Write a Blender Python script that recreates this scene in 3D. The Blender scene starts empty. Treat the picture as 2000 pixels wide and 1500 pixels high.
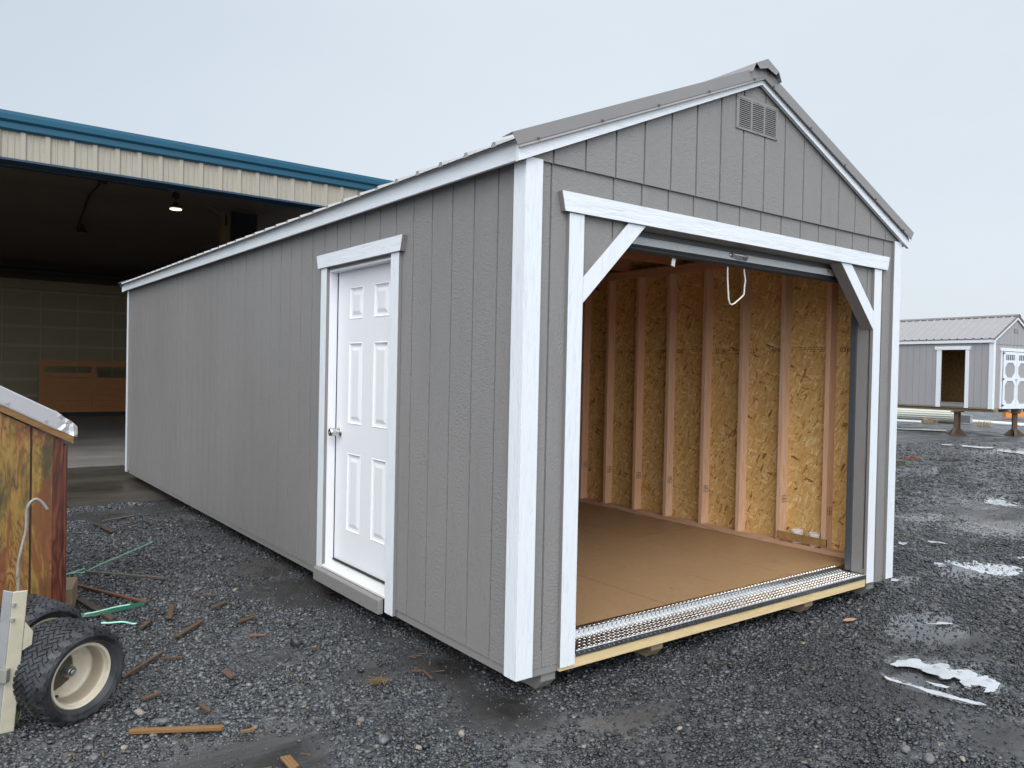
import bpy, bmesh, math, random
import numpy as np
from mathutils import Vector, Matrix, Euler
random.seed(7); RNG = np.random.default_rng(11)
sc = bpy.context.scene
COL = sc.collection
R = math.radians
ZB = 0.105            # shed frame (trim bottom) above the ground
W, L = 3.3865, 8.55   # shed width and length

# ------------------------------------------------------------------ helpers
class MB:
    def __init__(s): s.v = []; s.f = []
    def add(s, v, f):
        o = len(s.v); s.v += [tuple(p) for p in v]; s.f += [tuple(i + o for i in q) for q in f]; return s
    def box(s, x0, x1, y0, y1, z0, z1):
        v = [(x, y, z) for z in (z0, z1) for y in (y0, y1) for x in (x0, x1)]
        return s.add(v, [(0, 2, 3, 1), (4, 5, 7, 6), (0, 1, 5, 4), (2, 6, 7, 3), (0, 4, 6, 2), (1, 3, 7, 5)])
    def prism(s, poly, axis, a, b):
        """poly of 2-D points extruded along axis from a to b (axis x: (y,z); y: (x,z); z: (x,y))"""
        def P(p, t): return {'x': (t, p[0], p[1]), 'y': (p[0], t, p[1]), 'z': (p[0], p[1], t)}[axis]
        n = len(poly)
        v = [P(p, a) for p in poly] + [P(p, b) for p in poly]
        return s.add(v, [tuple(range(n))[::-1], tuple(range(n, 2 * n))] + [(i, (i + 1) % n, n + (i + 1) % n, n + i) for i in range(n)])
    def tube(s, pts, r, n=8, caps=True):
        pts = [Vector(p) for p in pts]; o = []
        up = Vector((0.13, 0.21, 0.97))
        for i, p in enumerate(pts):
            t = (pts[min(i + 1, len(pts) - 1)] - pts[max(i - 1, 0)]).normalized()
            a = t.cross(up)
            if a.length < .05: a = t.cross(Vector((1, 0, 0)))
            a.normalize(); b = t.cross(a); up = -b if False else up
            rr = r[i] if isinstance(r, (list, tuple)) else r
            o += [p + a * (rr * math.cos(2 * math.pi * k / n)) + b * (rr * math.sin(2 * math.pi * k / n)) for k in range(n)]
        f = [(i * n + k, i * n + (k + 1) % n, (i + 1) * n + (k + 1) % n, (i + 1) * n + k) for i in range(len(pts) - 1) for k in range(n)]
        if caps: f += [tuple(range(n))[::-1], tuple(range((len(pts) - 1) * n, len(pts) * n))]
        return s.add(o, f)
    def lathe(s, prof, n=48, close=False):
        """profile of (x along axis, radius) turned about the X axis"""
        v = [(x, r * math.cos(2 * math.pi * k / n), r * math.sin(2 * math.pi * k / n)) for x, r in prof for k in range(n)]
        m = len(prof)
        f = [(i * n + k, i * n + (k + 1) % n, ((i + 1) % m) * n + (k + 1) % n, ((i + 1) % m) * n + k) for i in range(m if close else m - 1) for k in range(n)]
        if not close: f += [tuple(range(n))[::-1], tuple(range((m - 1) * n, m * n))]
        return s.add(v, f)
    def obox(s, c, u, v, w):
        """oriented box: centre and three half vectors"""
        c, u, v, w = map(Vector, (c, u, v, w))
        p = [c + u * i + v * j + w * k for k in (-1, 1) for j in (-1, 1) for i in (-1, 1)]
        return s.add(p, [(0, 2, 3, 1), (4, 5, 7, 6), (0, 1, 5, 4), (2, 6, 7, 3), (0, 4, 6, 2), (1, 3, 7, 5)])
    def build(s, name, mat, parent=None, smooth=False, bevel=0):
        me = bpy.data.meshes.new(name); me.from_pydata(s.v, [], s.f)
        bm = bmesh.new(); bm.from_mesh(me); bmesh.ops.recalc_face_normals(bm, faces=bm.faces); bm.to_mesh(me); bm.free()
        if smooth:
            me.polygons.foreach_set('use_smooth', [True] * len(me.polygons))
        me.materials.append(mat); o = bpy.data.objects.new(name, me); COL.objects.link(o)
        if parent: o.parent = parent
        if bevel:
            m = o.modifiers.new('edge', 'BEVEL'); m.width = bevel; m.segments = 2; m.limit_method = 'ANGLE'; m.angle_limit = R(40)
        return o

def tag(o, label=None, cat=None, group=None, kind=None):
    for k, v in (('label', label), ('category', cat), ('group', group), ('kind', kind)):
        if v: o[k] = v
    return o
def empty(name, label, cat, loc=(0, 0, 0), rot=(0, 0, 0), group=None):
    o = bpy.data.objects.new(name, None); COL.objects.link(o); o.location = loc; o.rotation_euler = rot
    o.empty_display_size = .1
    return tag(o, label, cat, group)
def copy_part(o, parent, dloc):
    c = o.copy(); COL.objects.link(c); c.parent = parent; c.location = Vector(o.location) + Vector(dloc); return c

# ------------------------------------------------------------------ camera
P_CAM = (-2.22845748, -2.87045496, 1.42712624 + ZB)
ROT_CAM = (1.55552313, -0.0209393737, -0.646423147)
cam = bpy.data.cameras.new('camera'); co = bpy.data.objects.new('camera', cam); COL.objects.link(co)
co.location = P_CAM; co.rotation_euler = ROT_CAM
cam.sensor_width = 36; cam.lens = 1535.939 / 2000 * 36; cam.clip_start = .05; cam.clip_end = 3000
sc.camera = co
_RM = Euler(ROT_CAM).to_matrix()
def ground_pt(px, py, z=0.0):
    """measuring aid: where the sight line of a photo pixel meets the height z"""
    d = _RM @ Vector(((px - 1000) / 1535.939, -(py - 750) / 1535.939, -1)); t = (z - P_CAM[2]) / d.z
    return Vector(P_CAM) + d * t

# ------------------------------------------------------------------ materials
class NT:
    def __init__(s, m):
        m.use_nodes = True; s.t = m.node_tree; s.b = s.t.nodes['Principled BSDF']; s._oc = None
    def n(s, typ, ins=None, **kw):
        x = s.t.nodes.new(typ)
        for k, v in kw.items(): setattr(x, k, v)
        for k, v in (ins or {}).items(): s.set(x.inputs[k], v)
        return x
    def set(s, sock, v):
        if isinstance(v, bpy.types.NodeSocket): s.t.links.new(v, sock)
        elif isinstance(v, (tuple, list)) and sock.type == 'RGBA' and len(v) == 3: sock.default_value = (*v, 1)
        else: sock.default_value = v
    def oc(s):
        if not s._oc: s._oc = s.n('ShaderNodeTexCoord').outputs['Object']
        return s._oc
    def map(s, scale=(1, 1, 1), rot=(0, 0, 0), loc=(0, 0, 0), vec=None):
        return s.n('ShaderNodeMapping', {'Vector': vec or s.oc(), 'Scale': scale, 'Rotation': rot, 'Location': loc}).outputs[0]
    def noise(s, scale, vec=None, detail=4, rough=.55, dist=0.0, out='Fac'):
        return s.n('ShaderNodeTexNoise', {'Vector': vec or s.oc(), 'Scale': scale, 'Detail': detail, 'Roughness': rough, 'Distortion': dist}).outputs[out]
    def vor(s, scale, vec=None, out='Color', feature='F1', rand=1.0):
        return s.n('ShaderNodeTexVoronoi', {'Vector': vec or s.oc(), 'Scale': scale, 'Randomness': rand}, feature=feature).outputs[out]
    def ramp(s, fac, stops, interp='LINEAR'):
        x = s.n('ShaderNodeValToRGB', {'Fac': fac}); e = x.color_ramp.elements; x.color_ramp.interpolation = interp
        while len(e) < len(stops): e.new(.5)
        for el, (p, c) in zip(e, stops):
            el.position = p; el.color = (*c, 1) if isinstance(c, tuple) else (c, c, c, 1)
        return x.outputs['Color']
    def mix(s, fac, a, b, mode='MIX'):
        x = s.n('ShaderNodeMix', data_type='RGBA', blend_type=mode)
        s.set(x.inputs[0], fac); s.set(x.inputs[6], a); s.set(x.inputs[7], b); return x.outputs[2]
    def math(s, op, a, b=0.0, c=0.0):
        x = s.n('ShaderNodeMath', operation=op); s.set(x.inputs[0], a); s.set(x.inputs[1], b)
        if len(x.inputs) > 2: s.set(x.inputs[2], c)
        return x.outputs[0]
    def bump(s, h, strength=.3, dist=.01, normal=None):
        i = {'Height': h, 'Strength': strength, 'Distance': dist}
        if normal: i['Normal'] = normal
        return s.n('ShaderNodeBump', i).outputs[0]
    def out(s, color=None, rough=None, normal=None, metal=None, spec=None):
        for k, v in (('Base Color', color), ('Roughness', rough), ('Normal', normal), ('Metallic', metal), ('Specular IOR Level', spec)):
            if v is not None: s.set(s.b.inputs[k], v)

def mat(name, color=(.5, .5, .5), rough=.5, metal=0.0, fn=None):
    m = bpy.data.materials.new(name); t = NT(m); t.out(color, rough, None, metal)
    if fn: fn(t)
    return m

def weathered(c, rough=.5, var=.12, bump=.15, scale=6, metal=0.0, stretch=(1, 1, 1)):
    def fn(t):
        v = t.map(stretch)
        a = t.noise(scale, v, 6); b = t.noise(scale * 9, v, 3)
        lo = tuple(x * (1 - var) for x in c); hi = tuple(min(1, x * (1 + var)) for x in c)
        t.out(t.mix(a, lo, hi), t.ramp(b, [(.2, rough - .08), (.8, rough + .08)]), t.bump(t.noise(scale * 25, v, 3), bump, .004), metal)
    return fn

def siding_fn(axis, c, rough, amp=1.0):
    """painted engineered-wood siding: embossed cedar grain, ripples across the board"""
    def fn(t):
        st = (1, 1, .22)
        warp = t.noise(5, t.map((1, 1, .35)), 3, out='Color')
        v = t.n('ShaderNodeVectorMath', {0: t.map(st), 1: warp}, operation='ADD').outputs[0]
        grain = t.noise(55, v, 5, .6)
        ripple = t.noise(42, t.map((.9, .9, 1.9)), 3, .65, .8)
        zone = t.ramp(t.noise(4.5, t.map((1.6, 1.6, .25)), 2), [(.42, 0.0), (.6, 1.0)])
        h = t.mix(zone, grain, ripple)
        fine = t.noise(260, None, 2)
        patch = t.noise(1.1, t.map((1, 1, .5)), 4)
        col = t.mix(t.ramp(patch, [(.3, 0.0), (.7, 1.0)]), tuple(x * .955 for x in c), tuple(x * 1.045 for x in c))
        col = t.mix(t.ramp(h, [(.30, .34), (.44, 0.0)]), col, tuple(x * .6 for x in c))
        n = t.bump(h, .6 * amp, .008); n = t.bump(fine, .10, .002, n)
        t.out(col, t.ramp(h, [(.3, rough + .12), (.7, rough - .06)]), n, spec=.45)
    return fn

GRAY = (.220, .213, .2095)
M = {}
M['siding'] = mat('gray_siding_paint', fn=siding_fn('z', GRAY, .46))
M['gray'] = mat('gray_paint', fn=weathered(GRAY, .5, .06, .25, 9, stretch=(1, 1, .3)))
M['graywood'] = mat('gray_painted_timber', fn=weathered((.215, .208, .2), .52, .1, .3, 7, stretch=(1, .25, 1)))
def trim_fn(stretch):
    def fn(t):
        g = t.noise(48, t.map(stretch), 5, .62, .5)
        col = t.mix(t.ramp(g, [(.30, .45), (.45, 0.0)]), (.69, .725, .765), (.47, .50, .54))
        col = t.mix(t.ramp(t.noise(2.2, None, 5), [(.35, 0.0), (.8, .35)]), col, (.61, .65, .70))
        t.out(col, .44, t.bump(g, .75, .005))
    return fn
M['trim_v'] = mat('white_trim_vertical', fn=trim_fn((1, 1, .14)))
M['trim_x'] = mat('white_trim_along_x', fn=trim_fn((.12, 1, 1)))
M['trim_y'] = mat('white_trim_along_y', fn=trim_fn((1, .12, 1)))
def door_fn(t):
    g = t.noise(34, t.map((1, 1.6, .16)), 5, .6, 1.4)
    t.out(t.mix(t.ramp(g, [(.3, .2), (.45, 0.0)]), (.74, .75, .775), (.62, .635, .66)), .36, t.bump(g, .32, .003))
M['door'] = mat('white_door_skin', fn=door_fn)
M['jamb'] = mat('white_jamb_paint', fn=weathered((.79, .79, .84), .35, .04, .08, 8))
M['sill'] = mat('pale_sill_paint', fn=weathered((.62, .63, .61), .35, .08, .15, 10))
M['roofmetal'] = mat('taupe_roof_metal', fn=weathered((.215, .205, .205), .38, .07, .06, 5))
M['rooftop'] = mat('gray_roof_sheet', fn=weathered((.30, .295, .29), .42, .07, .06, 5))
M['galv'] = mat('galvanised_steel', fn=weathered((.55, .57, .58), .36, .12, .15, 40, 1.0))
M['bar'] = mat('galvanised_door_bar', fn=weathered((.66, .69, .70), .5, .12, .2, 60, 0.0))
M['steel'] = mat('dark_track_steel', fn=weathered((.10, .115, .13), .42, .2, .15, 30, .5))
M['rubber'] = mat('black_rubber', fn=weathered((.018, .019, .021), .5, .3, .2, 40))
M['dark'] = mat('dark_gap', (.02, .02, .022), .8)
M['chrome'] = mat('satin_nickel', (.62, .60, .57), .22, 1.0)
M['cord'] = mat('white_cord', (.72, .70, .64), .8)
M['screw'] = mat('painted_screw', (.11, .10, .10), .4)

def plank_fn(base, dark, light, axis='z', rough=.6, k=1.0):
    def fn(t):
        st = {'x': (.08, 1, 1), 'y': (1, .08, 1), 'z': (1, 1, .08)}[axis]
        w = t.noise(3, t.map(tuple(x * 1.2 for x in st)), 2, out='Color')
        v = t.n('ShaderNodeVectorMath', {0: t.map(st), 1: w}, operation='ADD').outputs[0]
        g = t.noise(38, v, 5, .6)
        big = t.noise(1.3, None, 2)
        oi = t.n('ShaderNodeObjectInfo').outputs['Random']
        col = t.ramp(g, [(.3, dark), (.5, base), (.72, light)])
        col = t.mix(t.math('MULTIPLY', oi, .55), col, tuple(min(1, a * b) for a, b in zip(base, (1.12, .88, .72))))
        kn = t.vor(2.3, t.map(tuple(1 if x < .5 else 2.6 for x in st)), 'Distance')
        col = t.mix(t.ramp(kn, [(.035, .9), (.075, 0.0)]), col, tuple(x * .33 for x in base))
        t.out(col, rough, t.bump(g, .25, .002))
    return fn
M['stud'] = mat('douglas_fir', fn=plank_fn((.68, .465, .32), (.53, .31, .20), (.78, .60, .45), 'z'))
M['plate_y'] = mat('douglas_fir_along_y', fn=plank_fn((.56, .35, .23), (.46, .27, .17), (.64, .44, .30), 'y'))
M['chord'] = mat('douglas_fir_along_x', fn=plank_fn((.47, .26, .145), (.37, .19, .10), (.57, .35, .21), 'x'))
M['treated'] = mat('treated_pine', fn=plank_fn((.60, .50, .29), (.44, .37, .19), (.70, .61, .40), 'x', .55))
M['skid'] = mat('skid_timber', fn=plank_fn((.24, .20, .14), (.16, .13, .09), (.32, .28, .2), 'y'))
def osb_fn(ax):
    def fn(t):
        # strands lying every which way: each cell turns its own grain
        if ax == 'x': sw = t.oc()
        else:
            sx = t.n('ShaderNodeSeparateXYZ', {0: t.oc()}); sw = t.n('ShaderNodeCombineXYZ', {0: sx.outputs[2], 1: sx.outputs[0], 2: sx.outputs[1]}).outputs[0]
        jit = t.n('ShaderNodeVectorMath', {0: t.noise(60, sw, 2, out='Color'), 'Scale': .008}, operation='SCALE').outputs[0]
        v0 = t.n('ShaderNodeVectorMath', {0: sw, 1: jit}, operation='ADD').outputs[0]
        stops = [(0.0, (.17, .075, .02)), (.035, (.42, .22, .065)), (.13, (.61, .365, .125)), (.6, (.70, .445, .17)), (.9, (.79, .565, .265)), (1.0, (.84, .67, .39))]
        col = None; hgt = None
        for k, (ang, sy, sz) in enumerate(((8, 10, 44), (97, 12, 52), (52, 13, 54), (-38, 12, 50), (24, 12, 56), (-64, 13, 54), (-10, 13, 60), (74, 13, 56), (-28, 14, 58))):
            rot_ = t.map((1, 1, 1), (R(ang), 0, 0), vec=v0); sy, sz = sy * 1.2, sz * 1.2; rv = t.map((1, sz, sy), (0, 0, 0), (.37 * k, 1.7 * k, .9 * k), vec=rot_)
            cell = t.vor(1.0, rv); sc3 = t.n('ShaderNodeSeparateColor', {0: cell})
            fib = t.noise(1.0, t.map((1, sz * 9, sy * 1.2), vec=rot_), 2)
            c = t.ramp(sc3.outputs[0], stops); c = t.mix(t.ramp(fib, [(.32, .28), (.6, 0.0)]), c, (.38, .22, .08))
            if col is None: col, hgt = c, sc3.outputs[0]
            else:
                k_ = t.ramp(sc3.outputs[1], [(.66, 0.0), (.68, 1.0)]); col = t.mix(k_, col, c); hgt = t.mix(k_, hgt, sc3.outputs[2])
        t.out(col, .62, t.bump(hgt, .3, .0012))
    return fn
M['osb'] = mat('strand_board', fn=osb_fn('x'))
M['osb_y'] = mat('strand_board_facing_y', fn=osb_fn('y'))
def floor_fn(t):
    a = t.noise(2.0, t.map((1, 1, 1)), 6, .6); b = t.noise(70, t.map((1, .3, 1)), 4)
    col = t.mix(a, (.30, .185, .095), (.37, .235, .125))
    col = t.mix(t.ramp(b, [(.35, .35), (.55, 0.0)]), col, (.24, .14, .07))
    sc_ = t.noise(7, t.map((1.2, .5, 1)), 5, .7, 1.2)
    col = t.mix(t.ramp(sc_, [(.62, 0.0), (.69, .55)]), col, (.13, .08, .045))
    col = t.mix(t.ramp(t.noise(5, t.map((.6, 1.4, 1), loc=(4, 2, 0)), 6, .75, .8), [(.64, 0.0), (.75, .4)]), col, (.48, .35, .22))
    t.out(col, .5, t.bump(b, .15, .002))
M['floor'] = mat('brown_floor_board', fn=floor_fn)
def plate_fn(t):
    g = t.noise(14, None, 5)
    t.out(t.ramp(g, [(.3, (.55, .54, .53)), (.7, (.74, .74, .74))]), t.ramp(t.noise(30, None, 4), [(.3, .10), (.7, .24)]), t.bump(t.noise(120, None, 2), .04, .001), 1.0)
M['plate'] = mat('aluminium_tread_plate', fn=plate_fn)
M['tub'] = mat('white_plastic', (.78, .78, .77), .4)
M['ink'] = mat('black_print', (.035, .03, .03), .7)
M['inkblue'] = mat('dark_stamp_ink', (.06, .05, .06), .7)
M['red'] = mat('red_print', (.55, .04, .03), .5)
M['paper'] = mat('white_label', (.66, .68, .68), .5)

# ------------------------------------------------------------------ main shed
shed = empty('storage_shed', 'large gray wooden garage shed with white trim and open roll-up door', 'shed', (0, 0, ZB))
G = .2032; GX0, GY0 = .1456, .2216 - 0.0
ZL = 2.4124                                  # ledge where the gable siding laps over
def siding(mb, P, u0, u1, z0, z1, g0, depth=.0095, breaks=()):
    """vertical grooved siding. P(u, d, z) -> point (d: outward). z0/z1 numbers or functions of u"""
    F = lambda z, u: z(u) if callable(z) else z
    us = [(u0, 0)]
    k = math.ceil((u0 - g0) / G)
    while g0 + k * G < u1 - .008:
        g = g0 + k * G
        if g > u0 + .008: us += [(g - .0062, 0), (g - .0045, -depth), (g + .0045, -depth), (g + .0062, 0)]
        k += 1
    us.append((u1, 0))
    for b in breaks:
        if u0 < b < u1: us.append((b, 0))
    us.sort()
    for (a, da), (b, db) in zip(us, us[1:]):
        if b - a < 1e-6: continue
        mb.add([P(a, da, F(z0, a)), P(b, db, F(z0, b)), P(b, db, F(z1, b)), P(a, da, F(z1, a))], [(0, 1, 2, 3)])
        mb.add([P(a, -.011, F(z0, a)), P(b, -.011, F(z0, b)), P(b, db, F(z0, b)), P(a, da, F(z0, a))], [(0, 1, 2, 3)])
        mb.add([P(a, -.011, F(z0, a)), P(b, -.011, F(z0, b)), P(b, -.011, F(z1, b)), P(a, -.011, F(z1, a))], [(3, 2, 1, 0)])
def wall(name, fn, mat_=None):
    mb = MB(); fn(mb)
    me = bpy.data.meshes.new(name); me.from_pydata(mb.v, [], mb.f); me.materials.append(mat_ or M['siding'])
    o = bpy.data.objects.new(name, me); COL.objects.link(o); o.parent = shed; return o
DY0, DY1, DZ1 = 1.225, 2.185, 2.10           # side door opening
def side_left(mb):
    P = lambda u, d, z: (-d, u, z)
    siding(mb, P, 0, DY0, .03, 2.42, GY0); siding(mb, P, DY1, L, .03, 2.42, GY0); siding(mb, P, DY0, DY1, DZ1, 2.42, GY0)
wall('side_wall', side_left)
wall('side_wall', lambda mb: siding(mb, lambda u, d, z: (W + d, u, z), 0, L, .03, 2.42, GY0))
OX0, OX1, OZ = .343, 3.047, 2.196             # roll-up door opening
def front(mb):
    P = lambda u, d, z: (u, -d, z)
    siding(mb, P, 0, OX0, .022, ZL + .02, GX0); siding(mb, P, OX1, W, .022, ZL + .02, GX0)
    siding(mb, P, OX0, .769, lambda u: 1.769 + (u - OX0), ZL + .02, GX0)
    siding(mb, P, .769, 2.622, OZ, ZL + .02, GX0)
    siding(mb, P, 2.622, OX1, lambda u: OZ - (u - 2.622), ZL + .02, GX0)
wall('front_wall', front)
XC = W / 2
def roofz(u): return 2.405 + .4265 * (XC + .05 - abs(u - XC)) + .02
wall('gable_wall', lambda mb: siding(mb, lambda u, d, z: (u, -.013 - d, z), 0.005, W - .005, ZL, roofz, GX0 + .001, breaks=(XC,)))
def back(mb):
    P = lambda u, d, z: (u, L + d, z)
    siding(mb, P, 0, W, .022, roofz, GX0, breaks=(XC,))
wall('back_wall', back)
# inner sheathing
def sheet(name, m, *boxes):
    mb = MB()
    for b in boxes: mb.box(*b)
    return mb.build(name, m, shed)
sheet('wall_panel', M['osb'], (W - .022, W - .0125, .02, L - .02, .09, 2.45))
sheet('wall_panel', M['osb'], (.0125, .022, .02, DY0 - .01, .09, 2.45), (.0125, .022, DY1 + .01, L - .02, .09, 2.45), (.0125, .022, DY0 - .01, DY1 + .01, DZ1 + .02, 2.45))
mb = MB(); mb.prism([(.02, .09), (W - .02, .09), (W - .02, 2.42), (XC, 3.12), (.02, 2.42)], 'y', L - .022, L - .0125); mb.build('wall_panel', M['osb_y'], shed)
mb = MB()
mb.prism([(.02, .09), (.25, .09), (.25, 2.43), (.02, 2.43)], 'y', .0125, .02)
mb.prism([(3.14, .09), (W - .02, .09), (W - .02, 2.43), (3.14, 2.43)], 'y', .0125, .02)
mb.prism([(.06, 2.45), (W - .06, 2.45), (XC, 3.10)], 'y', .0125, .02); mb.build('wall_panel', M['osb_y'], shed)
# rim joists (painted) and the bare treated board under the big door
for b_ in ((.006, .044, .008, L - .01, -.015, .058), (W - .044, W - .006, .008, L - .01, -.015, .058), (.06, .25, .003, .04, -.015, .10), (3.05, W - .046, .003, .04, -.015, .10)):
    mb = MB(); mb.box(*b_); mb.build('rim_joist', M['graywood'], shed, bevel=.002)
mb = MB(); mb.box(.0, .058, .001, .0075, -.015, .02); mb.build('rim_joist', M['skid'], shed)
mb = MB(); mb.box(.252, 3.049, -.014, .035, -.016, .0495); mb.build('door_rim_board', M['treated'], shed, bevel=.003)
# floor: two rows of boards with fine seams
mb = MB()
ys = [.19, 1.62, 4.06, 6.5, L - .03]; xs = [.024, 1.27, 2.51, W - .024]
for i in range(3):
    for j in range(4): mb.box(xs[i] + .0022, xs[i + 1] - .0022, ys[j] + .0022, ys[j + 1] - .0022, .06, .09 + .0006 * ((i + j) % 2))
mb.box(.05, W - .05, .05, L - .05, .015, .0595)
mb.build('floor', M['floor'], shed)
# tread plate threshold
mb = MB(); PX0, PX1 = .350, 3.043
prof = [(-.0215, .040), (-.0215, .068), (-.0185, .0715), (.13, .066), (.158, .090), (.163, .0935), (.205, .0945), (.205, .0915), (.16, .0905), (.128, .062), (-.0165, .067), (-.0165, .040)]
mb.prism(prof, 'x', PX0, PX1)
def lug(c, u, v, n, a=.0155, b=.0034, h=.0022):
    c, u, v, n = map(Vector, (c, u, v, n))
    mb.add([c - u * a, c - v * b, c + u * a, c + v * b, c - u * a * .55 + n * h, c + u * a * .55 + n * h], [(0, 1, 4), (1, 5, 4), (1, 2, 5), (2, 3, 5), (3, 4, 5), (3, 0, 4)])
pitch = .034
def lugs(p0, p1, nrm):
    p0, p1 = Vector(p0), Vector(p1); wv = (p1 - p0); ln = wv.length; wv.normalize(); nv = Vector(nrm).normalized()
    nr = max(1, int(ln / (pitch * .5)))
    for r_ in range(nr):
        s = (r_ + .5) * ln / nr
        for c_ in range(int((PX1 - PX0 - .03) / pitch)):
            x = PX0 + .02 + c_ * pitch + (pitch / 2 if r_ % 2 else 0)
            d = (Vector((1, 0, 0)) * .75 + wv * (.66 if r_ % 2 else -.66)).normalized()
            lug(Vector((x, 0, 0)) + p0 + wv * s, d, d.cross(nv), nv)
lugs((0, -.0215, .041), (0, -.0215, .0675), (0, -1, 0))
lugs((0, -.017, .0715), (0, .128, .0661), (0, .037, 1))
lugs((0, .131, .0668), (0, .157, .0892), (0, -.65, .76))
lugs((0, .165, .0936), (0, .203, .0945), (0, 0, 1))
mb.build('threshold_plate', M['plate'], shed)
# skids
for x in (.165, 0.93, 2.37, W - .255):
    mb = MB(); mb.prism([(.018, -.0165), (.018, -.058), (.062, -.105), (L - .1, -.105), (L - .05, -.06), (L - .05, -.0165)], 'x', x, x + .09)
    mb.build('skid', M['graywood'] if x in (.165, W - .255) else M['skid'], shed, bevel=.004)
# corner boards
def gray_edges(o, axis, keep_x=None):
    """the sides of the boards were painted with the walls: only the face stays white"""
    o.data.materials.append(M['gray'])
    for p in o.data.polygons:
        n = p.normal
        if abs(n[axis]) > .6: continue
        if keep_x is not None and abs(n[0]) > .6 and abs(p.center[0] - keep_x) < .003: continue
        p.material_index = 1
    return o
def two(name, m, *boxes, bevel=.0015):
    mb = MB()
    for b in boxes: mb.box(*b)
    return mb.build(name, m, shed, bevel=bevel)
TY = -.022
gray_edges(two('corner_trim', M['trim_v'], (-.022, .0775, TY, -.0005, 0, 2.415), bevel=0), 1, -.022)
gray_edges(two('corner_trim', M['trim_v'], (-.022, -.0005, -.0003, .069, 0, 2.398), bevel=0), 0)
gray_edges(two('corner_trim', M['trim_v'], (W - .0775, W + .022, TY, -.0005, 0, 2.415), bevel=0), 1, W + .022)
gray_edges(two('corner_trim', M['trim_v'], (W + .0005, W + .022, -.0003, .069, 0, 2.398), bevel=0), 0)
two('corner_trim', M['trim_v'], (-.022, .0775, L + .0005, L + .02, 0, 2.398), bevel=0)
gray_edges(two('corner_trim', M['trim_v'], (-.022, -.0005, L - .085, L + .0003, 0, 2.398), bevel=0), 0)
two('corner_trim', M['trim_v'], (W - .0775, W + .022, L + .0005, L + .02, 0, 2.398), bevel=0)
two('corner_trim', M['trim_v'], (W + .0005, W + .022, L - .085, L + .0003, 0, 2.398), bevel=0)
# eaves
OH = .066; YF, YB = -.022, L + .07
for s in (-1, 1):
    X = lambda d: (-d if s < 0 else W + d)
    mb = MB(); a, b = sorted((X(OH), X(OH - .018))); mb.box(a, b, YF - .0205, YB, 2.39, 2.49)
    mb.build('fascia', M['trim_y'], shed, bevel=.0015)
    mb = MB(); a, b = sorted((X(OH - .0185), X(-.005))); mb.box(a, b, .0, YB - .005, 2.415, 2.424); mb.build('soffit', M['gray'], shed)
# rake boards (front and back)
sl = .4265
def rake_poly(z0, z1, xo):
    return [(-xo, z0), (XC, z0 + sl * (XC + xo)), (W + xo, z0), (W + xo, z1), (XC, z1 + sl * (XC + xo)), (-xo, z1)]
for ya, yb in ((-.043, -.0225), (L + .03, L + .05)):
    for half in (0, 1):
        zb, zt = 2.378, 2.450; xo = .083
        pts = [(-xo, zb), (XC, zb + sl * (XC + xo)), (XC, zt + sl * (XC + xo)), (-xo, zt)]
        if half: pts = [(W - x, z) for x, z in pts]
        mb = MB(); mb.prism(pts, 'y', ya, yb); mb.build('rake_board', M['trim_x'], shed)
# filler between the wall and the rake board
mb = MB()
for half in (0, 1):
    xo = .04; pts = [(-xo, 2.415), (XC, 2.415 + sl * (XC + xo)), (XC, 2.445 + sl * (XC + xo)), (-xo, 2.445)]
    if half: pts = [(W - x, z) for x, z in pts]
    mb.prism(pts, 'y', -.0222, .012)
mb.build('soffit', M['gray'], shed)
# roof: deck, ribbed sheets, flashing, ridge cap
ZE = 2.4755; XO = .100; slr = .409
def slope_sheet(mb, half, prof, xa, xb, zoff=0.0):
    """profile of (y, height) swept from eave xa to ridge xb"""
    X = (lambda x: W - x) if half else (lambda x: x)
    zf = lambda x: ZE + slr * (x + XO) + zoff
    n = len(prof); v = [(X(xa), y, zf(xa) + h) for y, h in prof] + [(X(xb), y, zf(xb) + h) for y, h in prof]
    mb.add(v, [(i, i + 1, n + i + 1, n + i) for i in range(n - 1)])
roof = None
mb = MB()
prof = []; y = -.034; 
yr = [.363 + .2335 * k for k in range(-2, 37)]
prof.append((-.036, 0.0))
for r in yr:
    if r < -.01 or r > YB - .02: continue
    for dy, h in ((-.022, 0), (-.010, .019), (.010, .019), (.022, 0)): prof.append((r + dy, h))
    for q in (.078, .155):
        for dy, h in ((-.008, 0), (0, .003), (.008, 0)): prof.append((r + q + dy, h))
prof = sorted([p for p in prof if p[0] < YB + .03]); prof.append((YB + .035, 0.0))
for half in (0, 1):
    slope_sheet(mb, half, prof, -XO, XC); slope_sheet(mb, half, prof, -XO, XC, -.0035)
    X = (lambda x: W - x) if half else (lambda x: x)
    for r in yr:
        if r < -.01 or r > YB - .02: continue
        mb.add([(X(-XO + .001), r + dy, ZE + h - .0035) for dy, h in ((-.022, 0), (-.010, .0225), (.010, .0225), (.022, 0))], [(0, 1, 2, 3)])
roof = mb.build('roof', M['rooftop'], shed)
mb = MB()
for half in (0, 1):
    pts = [(-.062, ZE + slr * (.038) - .022), (XC, ZE + slr * (XC + XO) - .022), (XC, ZE + slr * (XC + XO) - .006), (-.062, ZE + slr * .038 - .006)]
    if half: pts = [(W - x, z) for x, z in pts]
    mb.prism(pts, 'y', -.0215, YB - .01)
mb.build('roof_deck', M['osb'], shed)
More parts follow.
